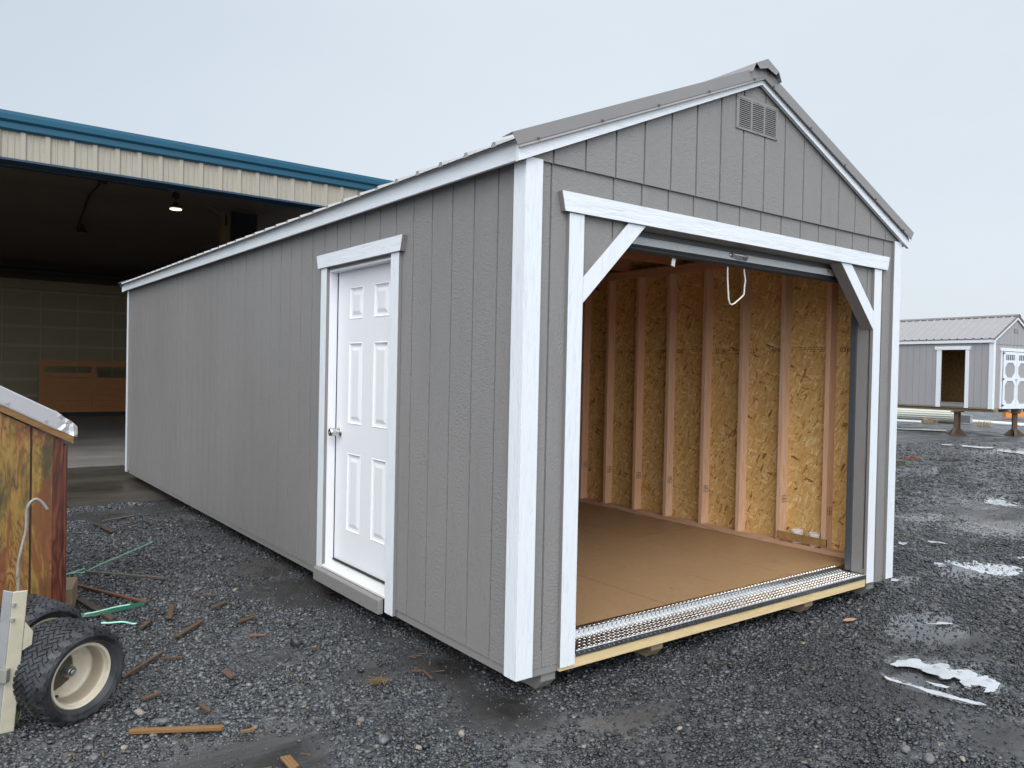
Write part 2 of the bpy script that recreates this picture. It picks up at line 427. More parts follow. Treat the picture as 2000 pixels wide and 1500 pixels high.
def flashing(half, y_face, y_back):
    mb = MB()
    zt = ZE + .006; zlo = 2.4275
    X = (lambda x: W - x) if half else (lambda x: x)
    # face strip with a hemmed, kicked-out lower edge and a flange lying on the sheet
    sec = [(y_back, .020), (y_face, .026), (y_face, -.037), (y_face + .002 * (1 if y_face < 0 else -1), -.042), (y_face - .007 * (1 if y_face < 0 else -1), -.052), (y_face - .005 * (1 if y_face < 0 else -1), -.053), (y_face + .004, -.041), (y_face + .0035, -.036), (y_face + .0025, .023), (y_back, .018)]
    ea = -.128; n = len(sec)
    eb = -.088
    def pt(x, yy, dz):
        return (X(x), yy, ZE + slr * (x + XO) + dz)
    v = []
    for yy, dz in sec:
        k = min(1, max(0, (.026 - dz) / .079)); v.append(pt(ea + (eb - ea) * k, yy, dz + .006))
    for yy, dz in sec: v.append(pt(XC, yy, dz + .006))
    mb.add(v, [(i, (i + 1) % n, n + (i + 1) % n, n + i) for i in range(n)] + [tuple(range(n)), tuple(range(n, 2 * n))])
    sy = -1 if y_face < 0 else 1
    for k in range(5):
        x = .02 + k * .395; p = Vector(pt(x, y_face + sy * .002, -.026))
        mb.tube([p, p + Vector((0, sy * .005, 0))], .0075, 8); mb.tube([p, p + Vector((0, sy * .011, 0))], .0042, 6)
    o = mb.build('rake_flashing', M['roofmetal'], shed); o.parent = roof
for half in (0, 1):
    flashing(half, -.053, .03); flashing(half, L + .062, L - .02)
mb = MB()
zr = ZE + slr * (XC + XO) + .056
cap = []
for half in (0, 1):
    X = (lambda x: W - x) if half else (lambda x: x)
    # the cap sits down on the ribs but its front end has sprung up a little
    ps = []
    for y, k, wd, sl_c in ((-.078, .066, .108, .45), (.30, .062, .108, .45), (YB + .05, .062, .108, .45)):
        zt = ZE + slr * (XC + XO) + k
        ps.append([(X(XC), y, zt), (X(XC - wd), y, zt - wd * sl_c), (X(XC - wd - .03), y, ZE + slr * (XC - wd - .03 + XO) + .0205)])
    n = len(ps); v = [p for q in ps for p in q] + [(x_, y_, z_ - .0018) for q in ps for x_, y_, z_ in q]; o3 = 3 * n
    mb.add(v, [(i * 3 + j, i * 3 + j + 1, i * 3 + j + 4, i * 3 + j + 3) for i in range(n - 1) for j in (0, 1)] + [(o3 + i * 3 + j, o3 + i * 3 + j + 1, o3 + i * 3 + j + 4, o3 + i * 3 + j + 3) for i in range(n - 1) for j in (0, 1)])
    zt = ps[0][0][2]; ze = ps[0][1][2]
    v = [(X(XC - .108), -.0785, ze), (X(XC), -.0785, zt), (X(XC), -.0795, zt - .054), (X(XC - .078), -.0815, ze - .028)]
    mb.add(v + [(x_, y_ + .0015, z_) for x_, y_, z_ in v], [(0, 1, 2, 3), (7, 6, 5, 4), (0, 3, 7, 4), (3, 2, 6, 7)])
cap = mb.build('ridge_cap', M['roofmetal'], shed); cap.parent = roof
# gable vent
mb = MB(); VY = -.0135
vx0, vx1, vz0, vz1 = 1.492, 1.886, 2.852, 3.044
cols = ((1.518, 1.622), (1.640, 1.744), (1.762, 1.866))
zs = (vz0 + .016, vz1 - .016)
mb.box(vx0, cols[0][0], VY - .007, VY, vz0, vz1); mb.box(cols[2][1], vx1, VY - .007, VY, vz0, vz1)
for a, b in ((cols[0][1], cols[1][0]), (cols[1][1], cols[2][0])): mb.box(a, b, VY - .007, VY, zs[0], zs[1])
mb.box(cols[0][0], cols[2][1], VY - .007, VY, vz0, zs[0]); mb.box(cols[0][0], cols[2][1], VY - .007, VY, zs[1], vz1)
nl = 14
for a, b in cols:
    for k in range(nl):
        z = zs[0] + (k + .5) * (zs[1] - zs[0]) / nl
        mb.prism([(VY - .0108, z - .0040), (VY - .0095, z - .0056), (VY - .0035, z + .0034), (VY - .0048, z + .0048)], 'x', a, b)
for x, z in ((1.505, 3.03), (1.69, 3.035), (1.875, 3.03), (1.69, 2.86), (1.505, 2.862), (1.875, 2.862)): mb.tube([(x, VY - .005, z), (x, VY - .010, z)], .005, 6)
vent = mb.build('gable_vent', M['gray'], shed)
mb = MB(); mb.box(vx0 + .012, vx1 - .012, VY - .0012, VY - .0005, vz0 + .012, vz1 - .012); o = mb.build('vent_opening', M['dark'], shed); o.parent = vent
# big door trim
gray_edges(two('door_trim', M['trim_v'], (.247, .3425, TY, -.0005, .004, OZ - .001)), 1); gray_edges(two('door_trim', M['trim_v'], (3.0475, 3.144, TY, -.0005, .006, OZ - .001)), 1)
mb = MB(); mb.prism([(.211, OZ), (3.203, OZ), (3.226, 2.290), (.189, 2.290)], 'y', -.033, -.0005); gray_edges(mb.build('door_head_board', M['trim_x'], shed, bevel=.0015), 1)
for pts in ([(OX0, 1.769), (.769, OZ - .001), (.643, OZ - .001), (OX0, 1.896)], [(OX1, 1.771), (OX1, 1.898), (2.749, OZ - .001), (2.622, OZ - .001)]):
    mb = MB(); mb.prism(pts, 'y', TY, .012); br = gray_edges(mb.build('door_brace', M['trim_v'], shed, bevel=.001), 1)
    cx = sum(p[0] for p in pts) / 4; s = .003 if cx < 1 else -.003
    mb = MB(); mb.prism([(x - s if False else x, z) for x, z in pts], 'y', .0125, .062); o = mb.build('brace_backing', M['gray'], shed)
mb = MB(); mb.box(.30, OX0 - .001, .0122, .092, .075, OZ); mb.box(OX1 + .001, 3.09, .0122, .092, .07, OZ); mb.box(.30, 3.09, .0122, .092, OZ + .0005, 2.38)
mb.build('door_jamb', M['siding'], shed)
# roll-up door: coil, hanging curtain end, bottom bar, seal, handle, cord
rd = MB(); n = 96
CY, CZ, CR = .335, 2.445, .212
rd.lathe([(0, CR - .02)] + [(.0 + i * (2.72 / 90), CR) for i in range(91)] + [(2.72, CR - .02)], 72)
rd.v = [(x + .335, y + CY, z + CZ) for x, y, z in rd.v]
cv = [(.116, 2.16), (.116, 2.24), (.117, 2.30), (.118, 2.43)]
rd.prism([(y, z) for y, z in cv] + [(y + .003, z) for y, z in cv[::-1]], 'x', .352, 3.038)
for z in (2.172, 2.189, 2.222, 2.239, 2.279): rd.box(.352, 3.038, .1095, .1155, z, z + .009)
curtain = rd.build('roll_up_door', M['gray'], shed)
mb = MB(); mb.box(.366, 3.0, .104, .128, 2.124, 2.166); mb.box(.366, 3.0, .098, .104, 2.124, 2.130); mb.box(.366, 3.0, .098, .104, 2.161, 2.166)
for x in (.82, 1.155, 2.3): mb.tube([(x, .1035, 2.146), (x, .0985, 2.146)], .006, 8)
bar = mb.build('bottom_bar', M['bar'], shed, bevel=.0012); bar.parent = curtain
mb = MB(); mb.tube([(.352, .116, 2.103), (3.04, .116, 2.103)], .019, 12); mb.box(.352, 3.04, .102, .130, 2.111, 2.1235); o = mb.build('bottom_seal', M['rubber'], shed, smooth=False); o.parent = curtain
mb = MB(); hx = 1.70; hq = lambda l: [(a, b - .126, c - .023) for a, b, c in l]
mb.tube(hq([(hx - .066, .224, 2.176), (hx - .058, .214, 2.176), (hx - .045, .198, 2.174), (hx, .186, 2.168), (hx + .045, .198, 2.165), (hx + .058, .214, 2.164), (hx + .066, .224, 2.164)]), [.007, .006, .0075, .0105, .0075, .006, .007], 10)
mb.tube(hq([(hx - .067, .2298, 2.176), (hx - .067, .2235, 2.176)]), .016, 14); mb.tube(hq([(hx + .067, .2298, 2.165), (hx + .067, .2235, 2.165)]), .016, 14)
o = mb.build('pull_handle', M['galv'], shed, smooth=True); o.parent = curtain
mb = MB(); pts = [(1.792, .25, 2.12), (1.795, .252, 2.05), (1.80, .25, 1.98), (1.808, .25, 1.915), (1.822, .25, 1.888), (1.84, .25, 1.884), (1.865, .25, 1.893), (1.90, .25, 1.915), (1.938, .25, 1.94), (1.956, .25, 1.955), (1.958, .25, 2.0), (1.966, .25, 2.04), (1.955, .25, 2.08), (1.945, .25, 2.12)]
pts = [(a - .175 * (1 - .06), b - .128, c - .024) for a, b, c in pts]; mb.tube(pts, .0050, 8); o = mb.build('pull_cord', M['cord'], shed, smooth=True); o.parent = curtain
mb = MB(); mb.prism([(1.150, 2.104), (1.176, 2.100), (1.170, 2.065), (1.166, 2.038), (1.139, 2.044), (1.143, 2.07)], 'y', .128, .132); o = mb.build('strap_tag', M['tub'], shed); o.parent = curtain
mb = MB(); mb.box(2.655, 2.79, .1015, .1025, 2.131, 2.160); st = mb.build('label_sticker', M['paper'], shed); st.parent = bar
mb = MB(); mb.box(2.658, 2.686, .1008, .1014, 2.150, 2.159); mb.box(2.668, 2.676, .1008, .1014, 2.138, 2.150); o = mb.build('label_print', M['red'], shed); o.parent = bar
for x0, x1 in ((.30, .350), (3.040, 3.090)):
    mb = MB(); mb.box(x0, x1, .093, .0985, .075, 2.40); mb.box(x0, x0 + .006, .0987, .134, .075, 2.40); mb.box(x1 - .006, x1, .0987, .134, .075, 2.40); mb.box(x0, x1, .1342, .139, .095, 2.40)
    mb.build('door_track', M['steel'], shed, bevel=.001)
# right wall framing
IX0, IX1 = W - .022 - .0895, W - .0225
mb = MB(); mb.box(IX0, IX1, .03, 2.60, .0915, .128); mb.box(IX0, IX1, 2.605, L - .03, .0915, .1285); mb.build('bottom_plate', M['plate_y'], shed, bevel=.002)
mb = MB(); mb.box(IX0, IX1, .03, L - .03, 2.356, 2.394); mb.box(IX0, IX1, .03, L - .03, 2.3945, 2.432); mb.build('top_plate', M['plate_y'], shed, bevel=.002)
mb = MB(); mb.box(.0225, .112, .03, DY0 - .03, .0915, .128); mb.box(.0225, .112, DY1 + .03, L - .03, .0915, .128); mb.build('bottom_plate', M['plate_y'], shed)
mb = MB(); mb.box(.0225, .112, .03, L - .03, 2.356, 2.432); mb.build('top_plate', M['plate_y'], shed)
mb = MB(); mb.box(0, .0895, 0, .038, 0, 2.2275); stud0 = mb.build('stud', M['stud'], shed, bevel=.002)
stud_y = [.432, .828, 1.222, 1.612, 2.030, 2.425, 2.828, 3.190, 3.59] + [3.99 + .4064 * k for k in range(11)]
stud0.location = (IX0, stud_y[0], .1283)
studs = [stud0]
for y in stud_y[1:]: studs.append(copy_part(stud0, shed, (0, y - stud_y[0], 0)))
for y in [.05] + [2.30 + .4064 * k for k in range(15)]:
    s_ = copy_part(stud0, shed, (0, 0, 0)); s_.location = (.0225, y, .1283)
# trusses
def truss(y):
    mb = MB(); mb.box(.03, W - .03, y, y + .038, 2.4325, 2.52)
    for half in (0, 1):
        pts = [(.0, 2.42), (XC, 2.42 + slr * XC), (XC, 2.489 + slr * XC), (.0, 2.489)]
        if half: pts = [(W - x, z) for x, z in pts]
        mb.prism(pts, 'y', y + .0003, y + .0377)
    mb.prism([(XC - .3, 2.522), (XC - .26, 2.522), (XC + .02, 3.07), (XC - .02, 3.07)], 'y', y + .0005, y + .0375)
    mb.prism([(W - .05, 2.436), (W - .55, 2.436), (W - .55, 2.66), (W - .45, 2.66), (W - .05, 2.49)], 'y', y + .0382, y + .049)
    return mb.build('roof_truss', M['chord'], shed)
tr0 = truss(.76)
for k in range(1, 13): copy_part(tr0, shed, (0, .6096 * k, 0))
# stamps on the studs and the print line on the boards
def text_mesh(body, size, name, m, parent, loc, rot, ext=.0004):
    cu = bpy.data.curves.new(name, 'FONT'); cu.body = body; cu.size = size; cu.extrude = ext; cu.space_line = .8
    to = bpy.data.objects.new('tmp', cu); COL.objects.link(to)
    me = bpy.data.meshes.new_from_object(to.evaluated_get(bpy.context.evaluated_depsgraph_get()))
    bpy.data.objects.remove(to); me.name = name; me.materials.clear(); me.materials.append(m)
    o = bpy.data.objects.new(name, me); COL.objects.link(o); o.parent = parent; o.location = loc; o.rotation_euler = rot; return o
for st_, y, z in zip(studs[:8], stud_y[:8], (.388, .428, .43, .405, .432, .428, .44, .45)):
    if y in (1.222,): continue
    mb = MB(); x0 = IX0 + .018; yy = y - .0008
    for a, b, c, d in ((0, .058, 0, .003), (0, .058, .055, .058), (0, .003, 0, .058), (.055, .058, 0, .058), (0, .058, .027, .030), (.027, .030, 0, .058)):
        mb.box(x0 + a, x0 + b, yy, yy + .0006, z + c, z + d)
    for k in range(14):
        a = random.uniform(.005, .045); c = random.choice((.008, .015, .021, .035, .042, .048)); mb.box(x0 + a, x0 + a + random.uniform(.004, .010), yy + .0001, yy + .0006, z + c, z + c + .0045)
    o = mb.build('grade_stamp', M['inkblue'], shed); o.parent = st_; o.location = (-IX0, -y, -.1283)
RX = (R(90), 0, R(-90)); xi = W - .0227
panel = [o for o in shed.children if o.name.startswith('wall_panel')][0]
for y, body in ((.405, '026\u2296'), (1.19, 'LP'), (1.03, '|APA'), (2.02, '026'), (2.80, '026'), (2.40, 'LP'), (2.235, '|APA'), (1.585, '32/16')):
    text_mesh(body, .052, 'panel_print', M['ink'], panel, (xi, y, 1.632), RX)
mb = MB()
for a, b, z in ((.47, .80, 1.668), (.52, .74, 1.652), (.48, .66, 1.637), (.855, .93, 1.664), (.862, .93, 1.640), (1.07, 1.10, 1.668), (1.05, 1.19, 1.618), (1.27, 1.58, 1.622), (1.28, 1.40, 1.664), (1.36, 1.44, 1.652), (1.66, 1.99, 1.662), (1.70, 1.85, 1.648), (2.06, 2.20, 1.655), (2.46, 2.70, 1.66), (2.50, 2.62, 1.646), (2.86, 3.15, 1.655)):
    y = a
    while y < b:
        d = random.uniform(.012, .05); mb.box(xi - .0003, xi + .0002, y, min(b, y + d), z, z + random.choice((.003, .0045))); y += d + random.uniform(.004, .014)
mb.build('panel_print', M['ink'], shed).parent = panel
mb = MB(); mb.box(IX0 - .0115, IX0 - .0005, .418, .846, .146, .206); mb.build('blocking_strip', mat('rough_strand_strip', fn=weathered((.33, .195, .075), .6, .75, .3, 22)), shed)
mb = MB(); mb.box(IX0 - .0118, IX0 - .0004, .4165, .4178, .147, .205); mb.build('strip_end', M['inkblue'], shed)

# ------------------------------------------------------------------ side door
DX = .062
mb = MB()
Y0, Y1, Z0, Z1 = 1.243, 2.152, .128, 2.086
pan = [(1.775, 1.972, 1.752, 1.965), (1.421, 1.620, 1.752, 1.965), (1.775, 1.972, 1.058, 1.600), (1.421, 1.620, 1.058, 1.600), (1.775, 1.972, .345, .866), (1.421, 1.620, .345, .866)]
yc = sorted({Y0, Y1, *[a for p in pan for a in p[:2]]}); zc = sorted({Z0, Z1, *[a for p in pan for a in p[2:]]})
for a, b in zip(yc, yc[1:]):
    for c, d in zip(zc, zc[1:]):
        if not any(p[0] <= a and b <= p[1] and p[2] <= c and d <= p[3] for p in pan):
            mb.add([(DX, a, c), (DX, b, c), (DX, b, d), (DX, a, d)], [(0, 1, 2, 3)])
for a, b, c, d in pan:
    rings = [(0, 0.0), (.006, -.003), (.012, .006), (.022, .0085), (.030, .0085), (.052, .001), (.056, .0005)]
    pr = None
    for off, dep in rings:
        q = [(DX + dep, a + off, c + off), (DX + dep, b - off, c + off), (DX + dep, b - off, d - off), (DX + dep, a + off, d - off)]
        if pr: mb.add(pr + q, [(i, (i + 1) % 4, 4 + (i + 1) % 4, 4 + i) for i in range(4)])
        pr = q
    mb.add(pr, [(0, 1, 2, 3)])
mb.add([(DX, Y0, Z0), (DX, Y1, Z0), (DX, Y1, Z1), (DX, Y0, Z1), (DX + .044, Y0, Z0), (DX + .044, Y1, Z0), (DX + .044, Y1, Z1), (DX + .044, Y0, Z1)], [(4, 5, 6, 7), (0, 1, 5, 4), (2, 3, 7, 6), (0, 4, 7, 3), (1, 2, 6, 5)])
me = bpy.data.meshes.new('entry_door'); me.from_pydata(mb.v, [], mb.f); me.materials.append(M['door'])
bm = bmesh.new(); bm.from_mesh(me); bmesh.ops.remove_doubles(bm, verts=bm.verts, dist=1e-5); bmesh.ops.recalc_face_normals(bm, faces=bm.faces); bm.to_mesh(me); bm.free()
door = bpy.data.objects.new('entry_door', me); COL.objects.link(door); door.parent = shed
mb = MB(); mb.lathe([(0, .031), (-.006, .033), (-.010, .030), (-.012, .016), (-.030, .0145), (-.036, .024), (-.043, .0275), (-.060, .0285), (-.075, .026), (-.078, .021), (-.0782, .008), (-.0762, .0075)], 28)
mb.v = [(x + DX, y + 2.090, z + .996) for x, y, z in mb.v]
kn = mb.build('door_knob', M['chrome'], shed, smooth=True); kn.parent = door
m_ = kn.modifiers.new('e', 'EDGE_SPLIT'); m_.split_angle = R(50)
mb = MB(); mb.box(.001, DX - .004, 2.158, 2.176, .084, 2.092); mb.box(.001, DX - .004, 1.225, 1.2395, .084, 2.092); mb.box(.001, DX - .004, 1.2397, 2.1578, 2.078, 2.092); mb.build('door_frame', M['jamb'], shed, bevel=.001)
mb = MB(); mb.box(DX - .0038, .12, 2.1535, 2.185, .10, 2.10); mb.box(DX - .0038, .12, 1.21, 1.2418, .10, 2.10); mb.box(DX - .0038, .12, 1.2419, 2.1534, 2.0875, 2.10); mb.build('weather_seal', M['dark'], shed)
mb = MB(); mb.box(.0005, .022, 2.1765, 2.186, .03, 2.10); mb.box(.0005, .022, 1.2205, 1.2245, .03, 2.10); mb.box(.0005, .022, 1.2247, 2.1763, 2.0925, 2.108); mb.build('opening_edge', M['gray'], shed)
gray_edges(two('side_door_trim', M['trim_v'], (-.022, -.0005, 2.163, 2.257, -.011, 2.1085)), 0); gray_edges(two('side_door_trim', M['trim_v'], (-.022, -.0005, 1.158, 1.257, -.008, 2.1075)), 0)
mb = MB(); mb.prism([(1.128, 2.109), (2.288, 2.109), (2.313, 2.200), (1.102, 2.200)], 'x', -.034, -.0005); gray_edges(mb.build('side_door_head', M['trim_y'], shed, bevel=.0015), 0)
mb = MB(); mb.prism([(-.024, .071), (-.024, .085), (DX + .02, .118), (DX + .03, .06), (0.0, .06)], 'y', 1.2585, 2.2)
o = mb.build('door_sill', M['sill'], shed, bevel=.002)
mb = MB(); mb.box(.050, .075, 1.243, 2.152, .1175, .1275); mb.build('weather_seal', M['dark'], shed)
mb = MB(); mb.prism([(-.024, -.020), (-.058, -.020), (-.0585, .060), (-.052, .068), (-.024, .0695)], 'y', 1.268, 2.222); mb.build('step_board', M['graywood'], shed, bevel=.003)

# tubs standing on the wall plate behind the strip
for i, (y, lab) in enumerate(((.70, 'white plastic tub behind the nailed strip, nearer the middle of the gray shed'), (.545, 'white plastic tub behind the nailed strip, nearer the roll-up door track'))):
    mb = MB(); mb.lathe([(.0, .040), (.002, .042), (.088, .046), (.088, .049), (.100, .049), (.101, .046), (.099, .044), (.099, .001)], 32)
    mb.v = [(-z, y_, x) for x, y_, z in mb.v]
    t_ = empty('plastic_tub', lab, 'tub', (IX0 + .0445, y, .1283 + ZB), group='white tubs on the shed wall plate')
    b_ = MB(); b_.lathe([(.0, .038), (.002, .041), (.086, .0445), (.086, .001)], 32); b_.v = [(-z, y_, x) for x, y_, z in b_.v]; b_.build('tub_body', M['tub'], t_, smooth=False)
    l_ = MB(); l_.lathe([(.0862, .001), (.0862, .0475), (.098, .0475), (.0995, .045), (.096, .042), (.096, .001)], 32); l_.v = [(-z, y_, x) for x, y_, z in l_.v]; l_.build('lid', M['tub'], t_)
# ------------------------------------------------------------------ ground
def vnoise(x, y, seed):
    xi = np.floor(x).astype(np.int64); yi = np.floor(y).astype(np.int64); fx = x - xi; fy = y - yi
    def h(a, b):
        n = (a * 374761393 + b * 668265263 + seed * 144665) & 0x7fffffff
        n = ((n ^ (n >> 13)) * 1274126177) & 0x7fffffff
        return ((n ^ (n >> 16)) & 0xffff) / 65535.0
    u = fx * fx * (3 - 2 * fx); v = fy * fy * (3 - 2 * fy)
    return (h(xi, yi) * (1 - u) + h(xi + 1, yi) * u) * (1 - v) + (h(xi, yi + 1) * (1 - u) + h(xi + 1, yi + 1) * u) * v
def fbm(x, y, sc_, octv=4, seed=1):
    a = 0; amp = .5; t = 0
    for o in range(octv):
        a = a + amp * vnoise(x * sc_ * 2 ** o + 17.3 * o, y * sc_ * 2 ** o - 9.1 * o, seed + o); t += amp; amp *= .5
    return a / t
def ground_h(x, y):
    h = -.008 + (fbm(x, y, 1.1, 5, 3) - .5) * .030
    far = np.clip((np.hypot(x, y) - 14) / 10, 0, 1)
    h = h * (1 - far) - .03 * far
    return np.where(y > 6.75, np.minimum(h, -.03), h)
def mud_mask(x, y):
    """1 where the yard is bare wet fines, 0 where gravel lies"""
    m = fbm(x, y, .85, 4, 21)
    m = np.clip((m - .60) / .07, 0, 1)
    def blob(px, py, rx, ry):
        c = ground_pt(px, py); return np.exp(-(((x - c.x) / rx) ** 2 + ((y - c.y) / ry) ** 2))
    add = 0
    for b in ((560, 1462, .30, .15), (960, 1385, .26, .18), (720, 1310, .20, .14), (880, 1300, .14, .2), (500, 1110, .22, .2), (620, 1165, .16, .2), (1040, 1410, .16, .12), (420, 1475, .25, .10), (1230, 1400, .25, .10), (1850, 1240, .35, .3), (1790, 1330, .5, .28), (1990, 1440, .25, .2)):
        add = add + 1.0 * blob(*b)
    for b in ((250, 1400, .5, .35), (700, 1400, .25, .2), (350, 1250, .7, .6), (1400, 1420, .8, .5), (820, 1400, .25, .25), (300, 1080, .6, .8), (130, 1470, .4, .3)): m = m - 1.3 * blob(*b)
    # a strip where water runs off the eave
    add = add + .6 * np.exp(-((x + .10) / .11) ** 2) * (y > -.2) * (y < 8)
    return np.clip(np.clip(m, 0, 1) + add, 0, 1)
def film_mask(x, y):
    """1 where a film of water stands on the fines"""
    m = 0
    for px, py, rx, ry in ((1850, 1320, .42, .26), (1835, 1235, .30, .16), (1800, 1210, .28, .14), (1900, 1115, .55, .25), (1820, 1010, .7, .3), (1900, 975, .9, .3), (1960, 880, 1.6, .6), (975, 1385, .22, .14), (890, 1303, .12, .16), (500, 1112, .18, .14), (1780, 1220, .3, .15), (590, 1465, .25, .1), (1830, 920, 1., .4), (1940, 1030, .8, .3), (1760, 1130, .2, .12)):
        c = ground_pt(px, py); m = m + np.exp(-(((x - c.x) / rx) ** 2 + ((y - c.y) / ry) ** 2))
    return np.clip(m, 0, 1)
def axis(lo, hi, st, far):
    a = list(np.arange(lo, hi, st)); s = st
    b = []; p = a[-1]
    while p < far: s *= 1.13; p += s; b.append(p)
    s = st; c = []; p = lo
    while p > -far: s *= 1.13; p -= s; c.append(p)
    return np.array(c[::-1] + a + b)
gx = axis(-3.6, 7.5, .04, 900); gy = axis(-3.2, 8.5, .04, 900)
XX, YY = np.meshgrid(gx, gy); ZZ = ground_h(XX, YY)
nx, ny = len(gx), len(gy)
def np_mesh(name, verts, quads, mat_, attr=None, smooth=False):
    me = bpy.data.meshes.new(name); me.vertices.add(len(verts)); me.vertices.foreach_set('co', verts.astype(np.float32).ravel())
    me.loops.add(quads.size); me.loops.foreach_set('vertex_index', quads.astype(np.int32).ravel())
    me.polygons.add(len(quads)); me.polygons.foreach_set('loop_start', (np.arange(len(quads)) * quads.shape[1]).astype(np.int32))
    me.update(calc_edges=True)
    if smooth: me.polygons.foreach_set('use_smooth', np.ones(len(quads), bool))
    for k, v in (attr or {}).items():
        a = me.attributes.new(k, 'FLOAT', 'POINT'); a.data.foreach_set('value', v.astype(np.float32))
    me.materials.append(mat_); o = bpy.data.objects.new(name, me); COL.objects.link(o); return o
ii = (np.arange(ny - 1)[:, None] * nx + np.arange(nx - 1)[None]).ravel()
quads = np.stack([ii, ii + 1, ii + nx + 1, ii + nx], 1)
def ground_fn(t):
    mud = t.n('ShaderNodeAttribute', attribute_name='mud').outputs['Fac']
    c1 = t.vor(42, t.map((1, 1, 1))); c2 = t.vor(95, None)
    s1 = t.n('ShaderNodeSeparateColor', {0: c1}).outputs[0]; s2 = t.n('ShaderNodeSeparateColor', {0: c2}).outputs[1]
    ramp = [(0, (.014, .0155, .018)), (.45, (.040, .044, .050)), (.8, (.088, .096, .106)), (.95, (.15, .158, .166)), (1, (.24, .22, .19))]
    stones = t.mix(.45, t.ramp(s1, ramp), t.ramp(s2, ramp))
    dirt = t.ramp(t.noise(9, None, 8, .7), [(.3, (.015, .0148, .0148)), (.6, (.031, .030, .029)), (.8, (.062, .058, .054))])
    # pale tyre-washed streaks across the open yard
    st = t.noise(.9, t.map((.35, 1.3, 1), rot=(0, 0, R(28))), 6, .65, .7)
    wide = t.noise(.22, None, 4, .6)
    streak = t.math('MULTIPLY', t.ramp(st, [(.50, 0.0), (.62, 1.0)]), t.ramp(wide, [(.4, .15), (.6, .8)]))
    col = t.mix(mud, stones, dirt); col = t.mix(t.math('MULTIPLY', streak, .75), col, (.125, .12, .115))
    d1 = t.vor(42, t.map((1, 1, 1)), 'Distance'); d2 = t.vor(95, None, 'Distance')
    h = t.mix(.5, d1, d2); h = t.mix(mud, h, t.noise(60, None, 6, .7))
    wet = t.noise(1.7, None, 5, .6)
    film = t.n('ShaderNodeAttribute', attribute_name='film').outputs['Fac']
    film = t.ramp(t.math('MULTIPLY', film, t.math('ADD', t.noise(7, t.map((.6, 1.2, 1)), 5, .65), .5)), [(.35, 0.0), (.6, 1.0)])
    rough = t.mix(film, t.ramp(wet, [(.38, .26), (.55, .5), (.7, .7)]), (.09, .09, .09))
    t.out(col, rough, t.bump(h, t.math('SUBTRACT', .8, t.math('MULTIPLY', film, .72)), .012), spec=.5)
M['ground'] = mat('wet_dark_gravel', fn=ground_fn)
g = np_mesh('ground', np.stack([XX.ravel(), YY.ravel(), ZZ.ravel()], 1), quads, M['ground'], {'mud': mud_mask(XX.ravel(), YY.ravel()), 'film': film_mask(XX.ravel(), YY.ravel())}, True)
g['kind'] = 'structure'

